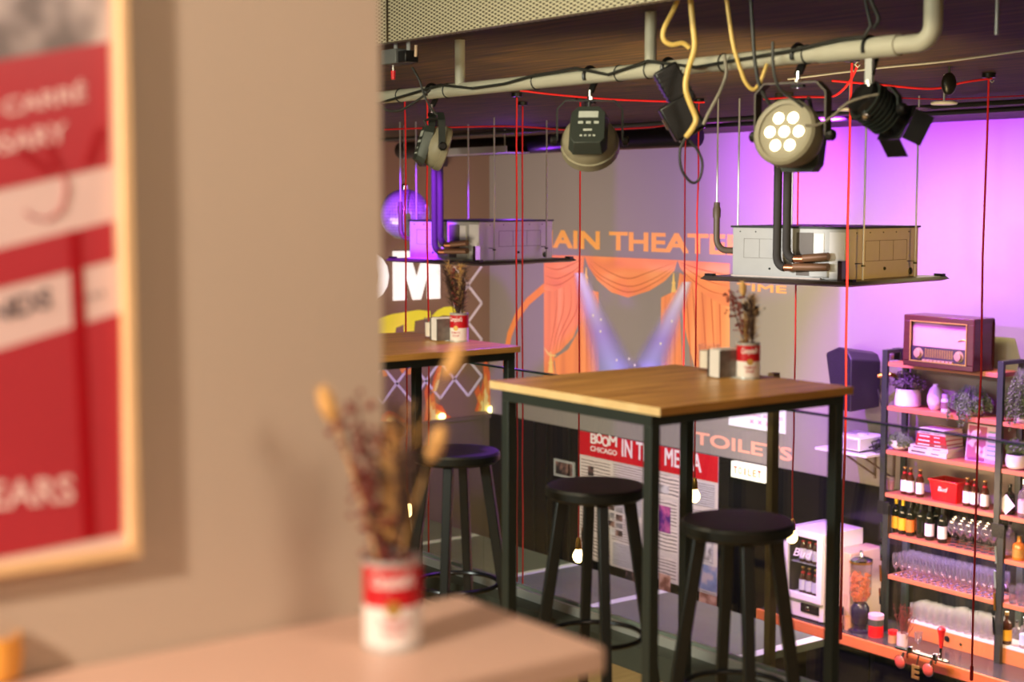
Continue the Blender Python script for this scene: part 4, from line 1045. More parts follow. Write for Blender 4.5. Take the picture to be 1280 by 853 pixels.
# chain link: diamonds of half width hw and half height hh through a known knot
k0 = ew(602, 379); hw = ew(619, 379).y - k0.y; hh = abs(ew(602, 402).z - k0.z)
g = MB(); zmin, zmax, ymin, ymax = -.90, .86, 6.5, YB - .03
M_wire = mat('artwork_wire_white', rgb(225, 215, 228), .7, var=.06)
def in_gap(y, z): 
    p = z
    return y < ew(560, 400).y and ew(500, 420).z < z < ew(500, 385).z or (y < ew(566, 350).y and ew(500, 378).z < z < ew(500, 312).z)
for i in range(-16, 8):
    for j in range(-16, 16):
        if (i + j) % 2: continue
        for sy_ in (1, -1):
            p0 = (k0.y + i * hw, k0.z + j * hh); p1 = (k0.y + (i + 1) * hw, k0.z + (j + sy_) * hh)
            if all(ymin < p[0] < ymax + .01 and zmin < p[1] < zmax for p in (p0, p1)) and not in_gap((p0[0] + p1[0]) / 2, (p0[1] + p1[1]) / 2):
                g.bar((XE + .004, p0[0], p0[1]), (XE + .004, p1[0], p1[1]), .008, .030, (1, 0, 0), .008, .030) if False else g.bar((XE + .004, p0[0], p0[1]), (XE + .004, p1[0], p1[1]), .030, .006, (1, 0, 0))
g.build('chain_link', M_wire, mur, world=True, smooth=False)
M_fl1 = mat('flame_red_orange', rgb(240, 110, 55), .8, var=.3, scale=7); M_fl2 = mat('flame_orange', rgb(255, 165, 70), .8, var=.2, scale=9); M_fl3 = mat('flame_yellow', rgb(255, 232, 140), .8, var=.08)
M_fl = ramp_mat('artwork_flame', [(0, rgb(255, 240, 140)), (.18, rgb(255, 190, 60)), (.5, rgb(245, 120, 45)), (1, rgb(190, 75, 40))], 'grad', 1, .8, (1, 1, 1.1), axis='Z')
for pts in ([(570, 745), (585, 690), (568, 640), (590, 600), (600, 640), (618, 560), (612, 500), (630, 450), (640, 510), (660, 560), (650, 620), (672, 640), (668, 690), (690, 735)],
            [(300, 800), (310, 720), (300, 640), (318, 590), (330, 660), (352, 640), (360, 700), (395, 715), (420, 760), (445, 775), (400, 790)],
            [(60, 800), (70, 760), (110, 740), (150, 750), (170, 770), (200, 800)],
            [(335, 640), (350, 560), (375, 500), (400, 490), (385, 560), (360, 630)]):
    cx_ = sum(p[0] for p in pts) / len(pts); yb_ = max(p[1] for p in pts)
    for m_, f_, l_ in ((M_fl1, 1, .004), (M_fl2, .74, .006), (M_fl3, .46, .008)):
        epoly('flame_layer', m_, [(cx_ + (x - cx_) * f_, yb_ + (y - yb_) * f_ * (1 if f_ == 1 else .95)) for x, y in pts], l_)
for x, y in ((395, 772), (655, 735)): MB().ball(ew(*c46(x, y), .03), .055, 10, (.3, 1, .8)).build('glow_lamp', mat('glow_lamp', rgb(255, 240, 180), .5, emit=(1, .85, .4, 1), estr=3), mur, world=True)
epoly('orange_sun', M_oarc, [(165, 505), (250, 505), (245, 530), (225, 548), (200, 550), (178, 538)], .005)
epoly('orange_stroke', M_oarc, [(70, 520), (100, 515), (103, 555), (78, 560)], .005)
t = thing('painted_script', 'yellow brush strokes painted on the end wall under the glowing letters', 'mural', (XE, 8.3, -.2))
for pts in ([(20, 330), (30, 262), (65, 245), (130, 225), (270, 203), (332, 210), (334, 244), (250, 262), (246, 316), (190, 322), (190, 282), (150, 298), (146, 328)],
            [(338, 238), (370, 205), (405, 188), (450, 184), (500, 202), (525, 225), (470, 236), (400, 232), (372, 244)]):
    MB().prism([ew(*c46(*q), .004) for q in pts], (.001, 0, 0)).build('brush_stroke', M_yart, t, world=True, smooth=False)

# ------------------------------------------------------------------ lower bar: customer counter and back bar
ZBAR = -1.85
t = thing('bar_counter', 'wide stone topped bar counter with white inlaid strips below the balustrade', 'bar counter', (-12, 8.0, ZL))
MB().box(-16.0 + 1.45, -7.9, 6.3, 9.0, ZBAR - .06, ZBAR).build('counter_top', M_stone, t, world=True, bevel=.005)
for px, py in ((1030, 797), (862, 741), (790, 741), (672, 706), (571, 690)):
    pass
for x in (-7.95, -9.75, -11.0, -12.6, -14.1): MB().box(x - .05, x + .05, 6.32, 8.98, ZBAR, ZBAR + .003).build('inlay_strip', mat('pale_strip', rgb(205, 215, 205), .35, var=.05), t, world=True, smooth=False)
MB().box(-14.5, -8.0, 6.4, 6.5, ZL, ZBAR - .06).box(-8.1, -8.0, 6.5, 8.9, ZL, ZBAR - .06).box(-14.5, -8.0, 8.8, 8.9, ZL, ZBAR - .06).build('counter_front', M_black, t, world=True, smooth=False)

ZCN = -2.1
t = thing('back_bar', 'low black back bar with an orange wood front edge along the wall', 'back bar', (-7.5, 10.2, ZL))
xl_ = onZ(945, 762, ZCN).x
MB().box(xl_, 2.5, 9.90, YB - .03, ZCN - .03, ZCN).build('worktop', mat('dark_worktop', rgb(70, 66, 66), .22, var=.2, scale=5), t, world=True, smooth=False)
MB().box(xl_ - .005, 2.5, 9.87, 9.90, ZCN - .085, ZCN + .004).build('front_edge', mat('orange_edge_wood', rgb(225, 125, 70), .5, var=.12, scale=8, stretch=(1, 10, 10)), t, world=True, bevel=.002)
MB().box(xl_ + .02, 2.5, 9.95, YB - .03, ZL, ZCN - .03).build('carcass', M_black, t, world=True, smooth=False)
for k in range(5): MB().box(xl_ + .1 + k * 1.2, xl_ + 1.25 + k * 1.2, 9.93, 9.95, ZL + .1, ZCN - .12).build('cabinet_door', M_darkpanel, t, world=True, bevel=.003)

# shelving
ZS = [.23, -.149, -.525, -.895, -1.245, -1.60]
XA, XB, XC = -8.385, -7.235, -6.0
YS0, YS1 = 10.25, 10.55
sh = thing('shelving_unit', 'tall black steel bar shelving with pale red wood shelves on the long wall', 'shelving', ((XA + XB) / 2, 10.4, ZCN))
ZSTEP = -1.03
for x in (XA, XB, XC):
    for y in (YS0 - .01, YS1 - .04):
        MB().box(x - .032, x + .022, y, y + .03, ZSTEP - .03, .33).build('upper_post', M_blackmetal, sh, world=True, bevel=.002)
        MB().box(x + .015, x + .072, y - .006, y + .03, ZCN, ZSTEP + .03).build('lower_post', M_blackmetal, sh, world=True, bevel=.002)
        MB().box(x - .04, x + .08, y - .01, y + .0, ZSTEP - .05, ZSTEP + .06).build('splice_plate', M_black, sh, world=True, bevel=.002)
    MB().box(x - .032, x + .022, YS0 + .02, YS1 - .04, .30, .33).build('top_rail', M_blackmetal, sh, world=True, bevel=.002)
for i, z in enumerate(ZS):
    off = .05 if z < ZSTEP else 0
    for a_, b_ in (((XA, XB), (XB, XC)) if i else ((XA, XB),)):
        MB().box(a_ + .024 + off, b_ - .034 + off, YS0, YS1, z - .036, z).build('shelf_board', M_cord_wood, sh, world=True, bevel=.002)
for x in (XA, XB):
    for k, z in enumerate((-1.22, -1.42, -1.60, -1.80)):
        b = MB().bar((x + .005, YS0 - .02, z + .07), (x + .018, YS0 - .022, z - .07), .018, .006)
        o = b.build('bottle_opener', M_chrome if k != 2 else M_brass, loc=(0, 0, 0)); 
        cpos = Vector((x + .01, YS0 - .02, z))
        for v in o.data.vertices: v.co -= cpos
        o.location = cpos
        tag(o, '%s metal bottle opener hanging on the %s shelving post' % (('topmost', 'second highest', 'third highest', 'lowest')[k], ('left' if x == XA else 'middle')), 'bottle opener', 'openers on the shelving posts')
# riser board for the tall glasses on the worktop
zr = -1.955
rs = thing('riser_board', 'orange wood riser with a cable hole standing on the dark worktop', 'riser', ((XA + XB) / 2, 10.4, ZCN))
xr0 = onY(1132, 780, 10.25).x
MB().box(xr0, XC, 10.28, 10.31, ZCN + .001, zr - .02).box(xr0, xr0 + .03, 10.31, 10.50, ZCN + .001, zr - .02).build('riser_front', mat('orange_riser_wood', rgb(215, 130, 75), .5, var=.12, scale=8, stretch=(1, 10, 10)), rs, world=True, bevel=.001)
MB().box(xr0, XC, 10.28, 10.50, zr - .02, zr).build('riser_top', mat('frosted_white_top', rgb(240, 225, 220), .4, var=.02), rs, world=True, bevel=.001)
p = onY(1184, 799, 10.278)
MB().lathe([(.001, 0), (.022, 0), (.026, .004), (.022, .006), (.001, .002)], 18, p, Matrix.Rotation(PI / 2, 3, 'X')).build('cable_hole', M_black, rs, world=True)
p = onY(1201, 806, 10.278)
MB().lathe([(.001, 0), (.012, 0), (.012, .004), (.001, .004)], 14, p, Matrix.Rotation(PI / 2, 3, 'X')).build('cable_hole', M_black, rs, world=True)

def sx(px, y, z):           # x of the point seen at px on depth y, height z (solved on the line)
    lo, hi = -14.0, 0.0
    for _ in range(50):
        m = (lo + hi) / 2
        d = Vector((m, y, z)) - EYEV
        zc = d.dot(DV) * math.cos(PITCH) - d.z * math.sin(PITCH)
        if 640 + F * d.dot(RV) / zc < px: lo = m
        else: hi = m
    return (lo + hi) / 2

# --- radio
ZS_ = [q + .001 for q in ZS]
z0 = ZS_[0]
xL = sx(1129, 10.14, .4); xR = sx(1217, 10.14, .4)
rw = xR - xL; rh = .425
rd = thing('tube_radio', 'old wooden tube radio standing on the top shelf', 'radio', ((xL + xR) / 2, 10.27, z0), R(0))
M_rw = mat('radio_walnut', rgb(78, 34, 34), .25, var=.25, scale=5, stretch=(1, 1, 8))
w2 = rw / 2; dp0, dp1 = -.13, .14
bz = .045
f = MB()
f.box(-w2, w2, dp0, dp1, .0, bz).box(-w2, w2, dp0, dp1, rh - bz, rh).box(-w2, -w2 + .07, dp0, dp1, bz, rh - bz).box(w2 - .07, w2, dp0, dp1, bz, rh - bz).box(-w2 + .07, w2 - .07, .10, dp1, bz, rh - bz)
f.build('cabinet', M_rw, rd, bevel=.008, segs=3)
MB().box(-w2 + .075, w2 - .075, -.10, -.095, .17, rh - bz).build('speaker_cloth', ramp_mat('speaker_cloth', [(0, rgb(180, 142, 124)), (1, rgb(206, 172, 150))], 'wave', 40, .9, (1, 1, 1), .5, 'Z'), rd, smooth=False)
MB().box(-w2 + .075, w2 - .075, -.115, -.10, .055, .17).build('dial_panel', mat('dial_dark', rgb(60, 46, 60), .2, var=.2), rd, smooth=False)
tr_ = MB()
for (a_, b_, c_, d_) in ((-w2 + .068, w2 - .068, bz, bz + .008), (-w2 + .068, w2 - .068, rh - bz - .008, rh - bz), (-w2 + .068, -w2 + .076, bz + .008, rh - bz - .008), (w2 - .076, w2 - .068, bz + .008, rh - bz - .008)):
    tr_.box(a_, b_, dp0 - .004, dp0 + .004, c_, d_)
tr_.build('gold_trim', M_gold, rd, smooth=False)
g = MB()
for k in range(9): g.box(-.14, .14, -.117, -.115, .085 + k * .008, .087 + k * .008)
for k in range(12): g.box(-.13 + k * .0236, -.127 + k * .0236, -.117, -.115, .085, .155)
g.build('dial_scale', M_gold, rd, smooth=False)
for x in (-.20, .20):
    MB().lathe([(.045, 0), (.045, .006), (.034, .007), (.032, .028), (.001, .03)], 24, (x, -.115, .112), Matrix.Rotation(PI / 2, 3, 'X')).build('tuning_knob', mat('ivory_knob', rgb(175, 140, 105), .3), rd)
for k in range(8): MB().box(-.15 + k * .038, -.12 + k * .038, -.135, -.11, .05, .066).build('push_button', mat('ivory_knob', rgb(225, 200, 160)), rd, bevel=.002)
MB().tube([(w2 - .17, -.105, .235), (w2 - .13, -.108, .25), (w2 - .09, -.105, .245)], .004, 6).build('script_badge', M_gold, rd)

# left end of the top shelf
x = sx(1111, 10.34, .3); c = thing('jam_jar', 'small clear glass jar on the top shelf left of the radio', 'jar', (x, 10.36, z0))
MB().lathe([(.001, 0), (.035, 0), (.038, .01), (.038, .075), (.03, .085), (.03, .095), (.027, .095), (.027, .085), (.034, .074), (.034, .01), (.001, .006)], 20).build('jar_glass', M_clearb, c)
MB().lathe([(.001, .006), (.033, .008), (.033, .045), (.001, .045)], 20).build('filling', M_white, c)
x = sx(1120, 10.40, .3); MBX = MB().box(-.05, .05, -.05, .05, 0, .10).box(-.045, .045, -.054, -.05, .02, .08).build('black_box', M_black, loc=(x, 10.46, z0), bevel=.004)
tag(MBX, 'small black box on the top shelf behind the clear jar', 'box')

# --- plants and vessels
def foliage(name, m, parent, kind, n, rad, h, seed, drop=.0, z0=0, leaf=.012):
    rn = random.Random(seed); b = MB()
    if kind == 'bush':
        for k in range(n):
            th = rn.uniform(0, 2 * PI); ph = rn.uniform(0, 1) ** .6
            tip = Vector((rad * math.cos(th) * ph * 1.25, rad * math.sin(th) * ph * .8, z0 + h * (1 - .55 * ph ** 2) * rn.uniform(.55, 1.05)))
            base = Vector((tip.x * .3, tip.y * .3, z0))
            b.tube([base, base.lerp(tip, .6) + Vector((0, 0, .01)), tip], .0012, 3)
            for q in range(7):
                p = base.lerp(tip, rn.uniform(.5, 1.05)) + Vector((rn.gauss(0, .006), rn.gauss(0, .006), rn.gauss(0, .006)))
                d = Vector((rn.gauss(0, 1), rn.gauss(0, 1), rn.gauss(.5, 1))).normalized() * leaf; s = d.orthogonal().normalized() * leaf * .45
                b.add([p, p + d * .5 + s, p + d, p + d * .5 - s], [(0, 1, 2, 3)])
    else:
        for k in range(n):
            th = rn.uniform(0, 2 * PI) if rn.random() < .4 else rn.uniform(-PI * .85, -PI * .15); rr = rad * rn.uniform(.75, 1.15); dr = drop * rn.uniform(.35, 1.0)
            if rr * .8 * math.sin(th) > -.105: dr = min(dr, z0 + h * .3 - .045)
            elif rr * .8 * math.sin(th) > -.15: rr *= .168 / abs(rr * .8 * math.sin(th))
            pts = [Vector((0, 0, z0 + .01)), Vector((rr * .55 * math.cos(th), rr * .5 * math.sin(th), z0 + h * rn.uniform(.6, 1.1))), Vector((rr * math.cos(th), rr * .8 * math.sin(th), z0 + h * .3))]
            for s_ in range(1, 6): pts.append(Vector((rr * math.cos(th) * (1 + .03 * s_) + rn.gauss(0, .004), rr * .8 * math.sin(th) + rn.gauss(0, .004), z0 + h * .3 - dr * s_ / 5)))
            b.tube(pts, .0016, 3)
            for q in range(int(10 + dr * 110)):
                f = rn.uniform(.2, 1) * (len(pts) - 1); i = min(int(f), len(pts) - 2); p = pts[i].lerp(pts[i + 1], f - i) + Vector((rn.gauss(0, .005), rn.gauss(0, .005), rn.gauss(0, .004)))
                d = Vector((rn.gauss(0, 1), rn.gauss(0, 1), rn.gauss(-.6, .7))).normalized() * leaf; s = d.orthogonal().normalized() * leaf * .4; u = d.cross(s).normalized() * leaf * .25
                b.add([p, p + d * .5 + s, p + d, p + d * .5 - s, p + d * .5 + u], [(0, 1, 4), (1, 2, 4), (2, 3, 4), (3, 0, 4)])
    return b.build(name, m, parent, smooth=False)
z1 = ZS_[1]; YI = 10.38
x = sx(1135, YI, z1 + .06); t = thing('potted_heather', 'white pot of mauve heather on the second shelf', 'potted plant', (x, YI, z1))
MB().lathe([(.001, 0), (.10, 0), (.11, .012), (.108, .08), (.098, .15), (.09, .15), (.098, .08), (.09, .02), (.001, .016)], 32).build('pot', M_ceramic, t)
MB().lathe([(.001, .13), (.092, .13)], 24).build('soil', M_drydark, t)
foliage('foliage', M_heather, t, 'bush', 150, .15, .165, 4, z0=.13, leaf=.022)
x = sx(1169, YI, z1 + .1); t = thing('oval_vase', 'egg shaped white vase on the second shelf', 'vase', (x, YI, z1))
MB().lathe([(.001, 0), (.035, 0), (.05, .02), (.066, .07), (.064, .12), (.045, .175), (.022, .20), (.018, .21), (.022, .216), (.016, .216), (.013, .20), (.001, .18)], 28).build('vase_shell', M_ceramic, t)
x = sx(1184, YI - .02, z1 + .1); t = thing('pill_bottle', 'little white bottle with a pale cap beside the egg shaped vase', 'bottle', (x, YI - .04, z1))
MB().lathe([(.001, 0), (.034, 0), (.036, .01), (.036, .10), (.028, .115), (.022, .118), (.001, .118)], 20).build('bottle_body', M_ceramic, t)
MB().lathe([(.024, .118), (.03, .12), (.03, .15), (.001, .152)], 18).build('cap', mat('pale_lilac_cap', rgb(205, 190, 200), .4), t)
MB().lathe([(.0362, .03), (.0366, .03), (.0366, .085), (.0362, .085)], 20).build('label_band', mat('brown_label', rgb(140, 100, 110), .6, var=.2, scale=80), t)
x = sx(1216, YI, z1 + .08); t = thing('trailing_plant', 'grey green trailing plant in a white pot at the right of the second shelf', 'potted plant', (x, YI, z1))
MB().lathe([(.001, 0), (.07, 0), (.085, .02), (.09, .12), (.084, .12), (.078, .02), (.001, .015)], 28).build('pot', M_ceramic, t)
foliage('foliage', M_green, t, 'trail', 130, .135, .13, 6, .26, .11, leaf=.018)
z2 = ZS_[2]
x = sx(1128, YI, z2 + .05); t = thing('trailing_plant', 'small trailing succulent in a white bowl on the third shelf', 'potted plant', (x, YI - .02, z2))
MB().lathe([(.001, 0), (.05, 0), (.085, .03), (.09, .085), (.083, .085), (.076, .035), (.001, .012)], 28).build('bowl', M_ceramic, t)
foliage('foliage', M_green, t, 'trail', 90, .10, .075, 8, .17, .08, leaf=.018)

# --- stacked books
bk_spec = [(.40, .045, rgb(225, 210, 205), 'thick white book, lowest of the stack on the third shelf'), (.37, .034, rgb(232, 200, 205), 'pale pink book, second from the bottom of the stack'),
           (.31, .030, rgb(150, 50, 60), 'wine red book, third from the bottom of the stack'), (.30, .036, rgb(185, 24, 44), 'bright red book in the middle of the stack'),
           (.29, .036, rgb(200, 30, 50), 'crimson book with white title, third from the top of the stack'), (.28, .022, rgb(220, 190, 190), 'thin pale book, second from the top of the stack'), (.26, .026, rgb(240, 235, 232), 'thin white book, topmost of the stack')]
zz = z2; xb = sx(1172, 10.37, z2 + .1)
for k, (L, th, c_, lab) in enumerate(bk_spec):
    rz_ = R(random.uniform(-3, 3)); t = thing('book', lab, 'book', (xb + (.40 - L) * .30 - .02, 10.385, zz), rz_, 'books stacked on the third shelf')
    MB().box(-L / 2, L / 2, -.115, .115, 0, .003).box(-L / 2, L / 2, -.115, .115, th - .003, th).box(-L / 2, L / 2, -.118, -.115, 0, th).build('cover', mat('book_cover_' + 'abcdefg'[k], c_, .45, var=.05), t, smooth=False)
    MB().box(-L / 2 + .004, L / 2 - .004, -.114, .110, .003, th - .003).build('page_block', M_paper, t, smooth=False)
    g = MB()
    g.box(-L * .42, -L * .05, -.1192, -.118, th * .35, th * .65).box(L * .1, L * .3, -.1192, -.118, th * .4, th * .6)
    g.build('spine_marks', M_white if k in (2, 3, 4) else M_pgrey, t, smooth=False)
    zz += th
x0 = sx(1201, 10.30, z2 + .1); x1 = sx(1241, 10.30, z2 + .1)
t = thing('art_card', 'pink art print card leaning upright on the third shelf beside the books', 'print', ((x0 + x1) / 2, 10.36, z2))
w2 = (x1 - x0) / 2; Mt = Matrix.Rotation(R(-7), 4, 'X')
MB().box(-w2, w2, -.004, .004, 0, .30, Mt).build('card', mat('print_lilac', rgb(215, 190, 205), .5, var=.04), t, smooth=False)
MB().box(-w2 + .01, w2 * .2, -.006, -.004, .01, .29, Mt).build('figure_panel', ramp_mat('figure_pink', [(0, rgb(160, 80, 120)), (.48, rgb(175, 95, 130)), (.52, rgb(232, 210, 215)), (1, rgb(240, 225, 225))], 'noise', 9, .6, detail=1), t, smooth=False)
g = MB()
for k in range(6): g.box(w2 * .32, w2 * .85, -.006, -.004, .06 + k * .037, .075 + k * .037, Mt)
g.build('text_block', mat('print_mint', rgb(140, 170, 165), .6), t, smooth=False)

# --- bottles
def bottle(name, label, cat, loc, h, r, body, cap, lab, shape='beer', group=None, capn='cap'):
    t = thing(name, label, cat, loc, 0, group)
    if shape == 'beer': prof = [(.001, 0), (.9, 0), (1, .03), (1, .56), (.92, .64), (.55, .76), (.42, .84), (.40, .955), (.46, .96), (.46, .975), (.001, .975)]
    elif shape == 'wine': prof = [(.001, 0), (.9, 0), (1, .02), (1, .60), (.9, .68), (.5, .76), (.36, .80), (.34, .97), (.40, .975), (.40, .99), (.001, .99)]
    else: prof = [(.001, 0), (.92, 0), (1, .03), (1, .58), (.85, .68), (.4, .74), (.32, .78), (.32, .92), (.001, .92)]
    MB().lathe([(max(.0005, a * r), b * h) for a, b in prof], 20).build('bottle_body', body, t)
    if shape == 'beer': cp = [(.001, 1.0), (.44, 1.0), (.52, .965), (.52, .955), (.001, .955)]
    elif shape == 'wine': cp = [(.37, .80), (.39, .80), (.38, .97), (.43, .975), (.43, 1.0), (.001, 1.0)]
    else: cp = [(.36, .90), (.36, 1.0), (.001, 1.0)]
    MB().lathe([(max(.0005, a * r), b * h) for a, b in cp], 16).build(capn, cap, t)
    if lab: 
        z0_, z1_ = (.12, .52) if shape == 'beer' else (.12, .46)
        MB().lathe([(r * 1.004, z0_ * h), (r * 1.02, z0_ * h), (r * 1.02, z1_ * h), (r * 1.004, z1_ * h)], 20).build('paper_label', lab, t)
        if shape == 'beer': MB().lathe([(r * .57, .72 * h), (r * .62, .72 * h), (r * .48, .82 * h), (r * .44, .82 * h)], 16).build('neck_label', M_red, t)
    return t
z3 = ZS_[3]; GB = 'beer bottles on the fourth shelf'
M_lilacl = mat('label_lilac_white', rgb(235, 225, 235), .6, var=.06, scale=60)
beers = [(1131, 'brown beer bottle, leftmost of the three left of the red bucket'), (1138, 'brown beer bottle in the middle of the three left of the red bucket'), (1150, 'brown beer bottle directly left of the red bucket'),
         (1209, 'brown beer bottle directly right of the red bucket'), (1218.5, 'brown beer bottle in the middle of the three right of the red bucket'), (1231, 'brown beer bottle, rightmost of the three right of the red bucket')]
b0 = None
for px, lab in beers:
    x = sx(px, 10.33, z3 + .1)
    if b0 is None: b0 = bottle('beer_bottle', lab, 'bottle', (x, 10.33, z3), .235, .034, M_bglass, M_gold, M_lilacl, 'beer', GB)
    else: dup(b0, (x, 10.33, z3), 0, lab)
x = sx(1113, 10.36, z3 + .05); t = thing('tumbler', 'reddish tumbler glass at the left end of the fourth shelf', 'glass', (x, 10.36, z3))
MB().lathe([(.001, 0), (.032, 0), (.042, .12), (.039, .12), (.030, .008), (.001, .006)], 24).build('glass_wall', M_clearb, t)
MB().lathe([(.001, .008), (.0295, .008), (.036, .085), (.001, .085)], 24).build('drink', mat('rose_drink', rgb(190, 90, 100), .3), t)
# red bucket
xL = sx(1157, 10.30, z3 + .1); xR = sx(1196, 10.30, z3 + .1); bwid = (xR - xL)
t = thing('ice_bucket', 'rectangular red plastic ice bucket on the fourth shelf', 'bucket', ((xL + xR) / 2 + .02, 10.40, z3))
hw_, hd_ = bwid / 2 - .02, .10
def ring(w, d, z): return [(-w, -d, z), (w, -d, z), (w, d, z), (-w, d, z)]
o = MB(); rr = [ring(hw_ * .86, hd_ * .86, 0), ring(hw_ * 1.03, hd_ * 1.03, .165), ring(hw_ * 1.10, hd_ * 1.10, .165), ring(hw_ * 1.10, hd_ * 1.10, .18), ring(hw_ * .99, hd_ * .99, .18), ring(hw_ * .84, hd_ * .84, .008)]
vs = [v for q in rr for v in q]
o.add(vs, [(3, 2, 1, 0)] + [(4 * i + j, 4 * i + (j + 1) % 4, 4 * i + 4 + (j + 1) % 4, 4 * i + 4 + j) for i in range(5) for j in range(4)] + [(20, 21, 22, 23)])
o.build('bucket_shell', M_redp, t, bevel=.004)
text_quad('script_lettering', 'Bud', (-.055, -hd_ * .955, .085), (.045, -hd_ * .955, .085), (-.055, -hd_ * 1.0, .125), (0, -1, .1), M_white, t, .001, .002, .01, .3, world=False)

z4 = ZS_[4]; GW = 'wine bottles on the fifth shelf'
M_yl = mat('label_yellow', rgb(240, 180, 40), .5, var=.08, scale=60); M_ol = mat('label_orange', rgb(230, 120, 40), .5, var=.08, scale=60); M_yc = mat('capsule_yellow', rgb(225, 190, 40), .35, .2)
wines = [(1120, M_yl, M_yc, 10.36, 'champagne bottle with yellow label at the left end of the fifth shelf'), (1128.5, M_yl, M_yc, 10.34, 'champagne bottle with yellow label, second from the left on the fifth shelf'),
         (1138, M_ol, M_black, 10.33, 'dark wine bottle with orange label beside the yellow labelled bottles'), (1146.5, M_ol, M_black, 10.44, 'dark wine bottle with a narrow orange label set back between others'),
         (1151, None, M_black, 10.34, 'plain dark wine bottle without a visible label on the fifth shelf'), (1162, M_lilacl, M_chrome, 10.33, 'wine bottle with broad white label and silver capsule, left of the pair'),
         (1178, M_lilacl, M_chrome, 10.33, 'wine bottle with broad white label and silver capsule, nearest the wine glasses'), (1171, None, M_black, 10.46, 'dark wine bottle set back between the two white labelled bottles')]
for px, l, c_, y, lab in wines:
    x = sx(px, y, z4 + .12); bottle('wine_bottle', lab, 'bottle', (x, y, z4), .305, .038, M_gglass, c_, l, 'wine', GW, 'capsule')

# --- glassware
def wineglass(label, loc, group, rz=0, s=1):
    b = MB().lathe([(.001, 0), (.034, .001), (.030, .004), (.004, .009), (.0035, .085), (.012, .095), (.034, .125), (.038, .155), (.030, .205), (.0285, .205), (.036, .155), (.032, .127), (.010, .098), (.001, .096)], 18)
    o = b.build('wine_glass', M_glassware, loc=loc); o.scale = (s, s, s); return tag(o, label, 'glass', group)
g0 = None
GG = 'wine glasses on the fifth shelf'
k = 0
for i in range(6):
    for j, y in enumerate((10.31, 10.41, 10.50)):
        px = 1190 + i * 10.2 + j * 2.5
        x = sx(px, y, z4 + .1)
        if x > XB - .02: continue
        if g0 is None: g0 = wineglass('clear stemmed wine glass among the rows right of the wine bottles', (x, y, z4), GG)
        else:
            o = g0.copy(); COL.objects.link(o); o.location = (x, y, z4)
z5 = ZS_[5]
def fl(name, label, loc, group, prof, cat='glass', m=M_glassware):
    return tag(MB().lathe(prof, 14).build(name, m, loc=loc), label, cat, group)
g1 = None
PR1 = [(.001, 0), (.026, .001), (.022, .004), (.004, .01), (.004, .05), (.02, .07), (.03, .10), (.031, .15), (.027, .19), (.0255, .19), (.029, .15), (.028, .10), (.018, .073), (.001, .06)]
for i in range(15):
    for j, y in enumerate((10.29, 10.355, 10.42, 10.485)):
        x = XA + .125 + i * .068 + (j % 2) * .012
        if g1 is None: g1 = fl('stemmed_glass', 'clear stemmed glass in the crowded rows on the lowest shelf', (x, y, z5), 'stemmed glasses crowding the lowest shelf', PR1)
        else: o = g1.copy(); COL.objects.link(o); o.location = (x, y, z5)
g2 = None
PR2 = [(.001, 0), (.030, 0), (.033, .01), (.036, .14), (.0345, .14), (.031, .012), (.001, .008)]
xs0 = sx(1140, 10.3, zr)
for i in range(13):
    for j, y in enumerate((10.325, 10.38, 10.425, 10.465)):
        x = xs0 + i * .077 + (j % 2) * .012
        if x > XB - .05: continue
        big = (i > 4)
        if g2 is None: g2 = fl('tall_tumbler', 'clear tall tumbler in the rows standing on the orange riser', (x, y, zr), 'tall tumblers on the riser board', PR2, m=M_tumbler); o = g2
        else: o = g2.copy(); COL.objects.link(o); o.location = (x, y, zr)
        o.scale = (1, 1, 1.18 if big and (i + j) % 3 else 1)

# --- second bay, cut by the picture edge
x = sx(1273, 10.34, ZS[1] + .15) + .05; t = thing('trailing_plant', 'large trailing plant spilling over the shelf at the right picture edge', 'potted plant', (x, 10.36, ZS_[1]))
MB().lathe([(.001, 0), (.07, 0), (.085, .02), (.09, .21), (.084, .21), (.078, .02), (.001, .015)], 28).build('pot', M_ceramic, t)
foliage('foliage', mat('leaf_olive', rgb(118, 130, 92), .6, var=.4, scale=40), t, 'trail', 170, .12, .22, 16, .36, .20, leaf=.019)
x = sx(1271, 10.34, ZS[2] + .05); t = thing('potted_plant', 'small leafy plant in a round white pot on the right bay', 'potted plant', (x, 10.34, ZS_[2]))
MB().lathe([(.001, 0), (.06, 0), (.082, .02), (.09, .07), (.082, .115), (.074, .115), (.08, .07), (.074, .025), (.001, .015)], 28).build('pot', M_ceramic, t)
foliage('foliage', M_green, t, 'bush', 60, .085, .13, 18, z0=.10, leaf=.04)
bottle('spirit_bottle', 'dark bottle with a white diamond label on the right bay', 'bottle', (sx(1262, 10.33, z3 + .1), 10.33, z3), .24, .045, M_gglass, M_black, None, 'spirit')
dd = bpy.data.objects[[o.name for o in bpy.data.objects if o.get('label', '').startswith('dark bottle with a white diamond')][0]]
MB().bar((0, -.0475, .025), (0, -.0475, .025 + .115), .115, .002, (0, 1, 0)).build('diamond_label', M_lilacl, dd, smooth=False)
for v in dd.children[-1].data.vertices:
    x_, z_ = v.co.x, v.co.z - .0825; v.co.x = (x_ - z_) * .72; v.co.z = .0825 + (x_ + z_) * .72
bottle('spirit_bottle', 'clear bottle of pink spirit with a white label at the right picture edge', 'bottle', (sx(1280, 10.31, z3 + .1), 10.31, z3), .30, .046, M_clearb, M_chrome, mat('label_pinkish', rgb(235, 180, 190), .6), 'spirit')
bottle('spirit_bottle', 'clear empty square shouldered bottle behind the amber one on the right bay', 'bottle', (sx(1262, 10.42, z4 + .1), 10.42, z4), .27, .04, M_clearb, M_black, None, 'spirit')
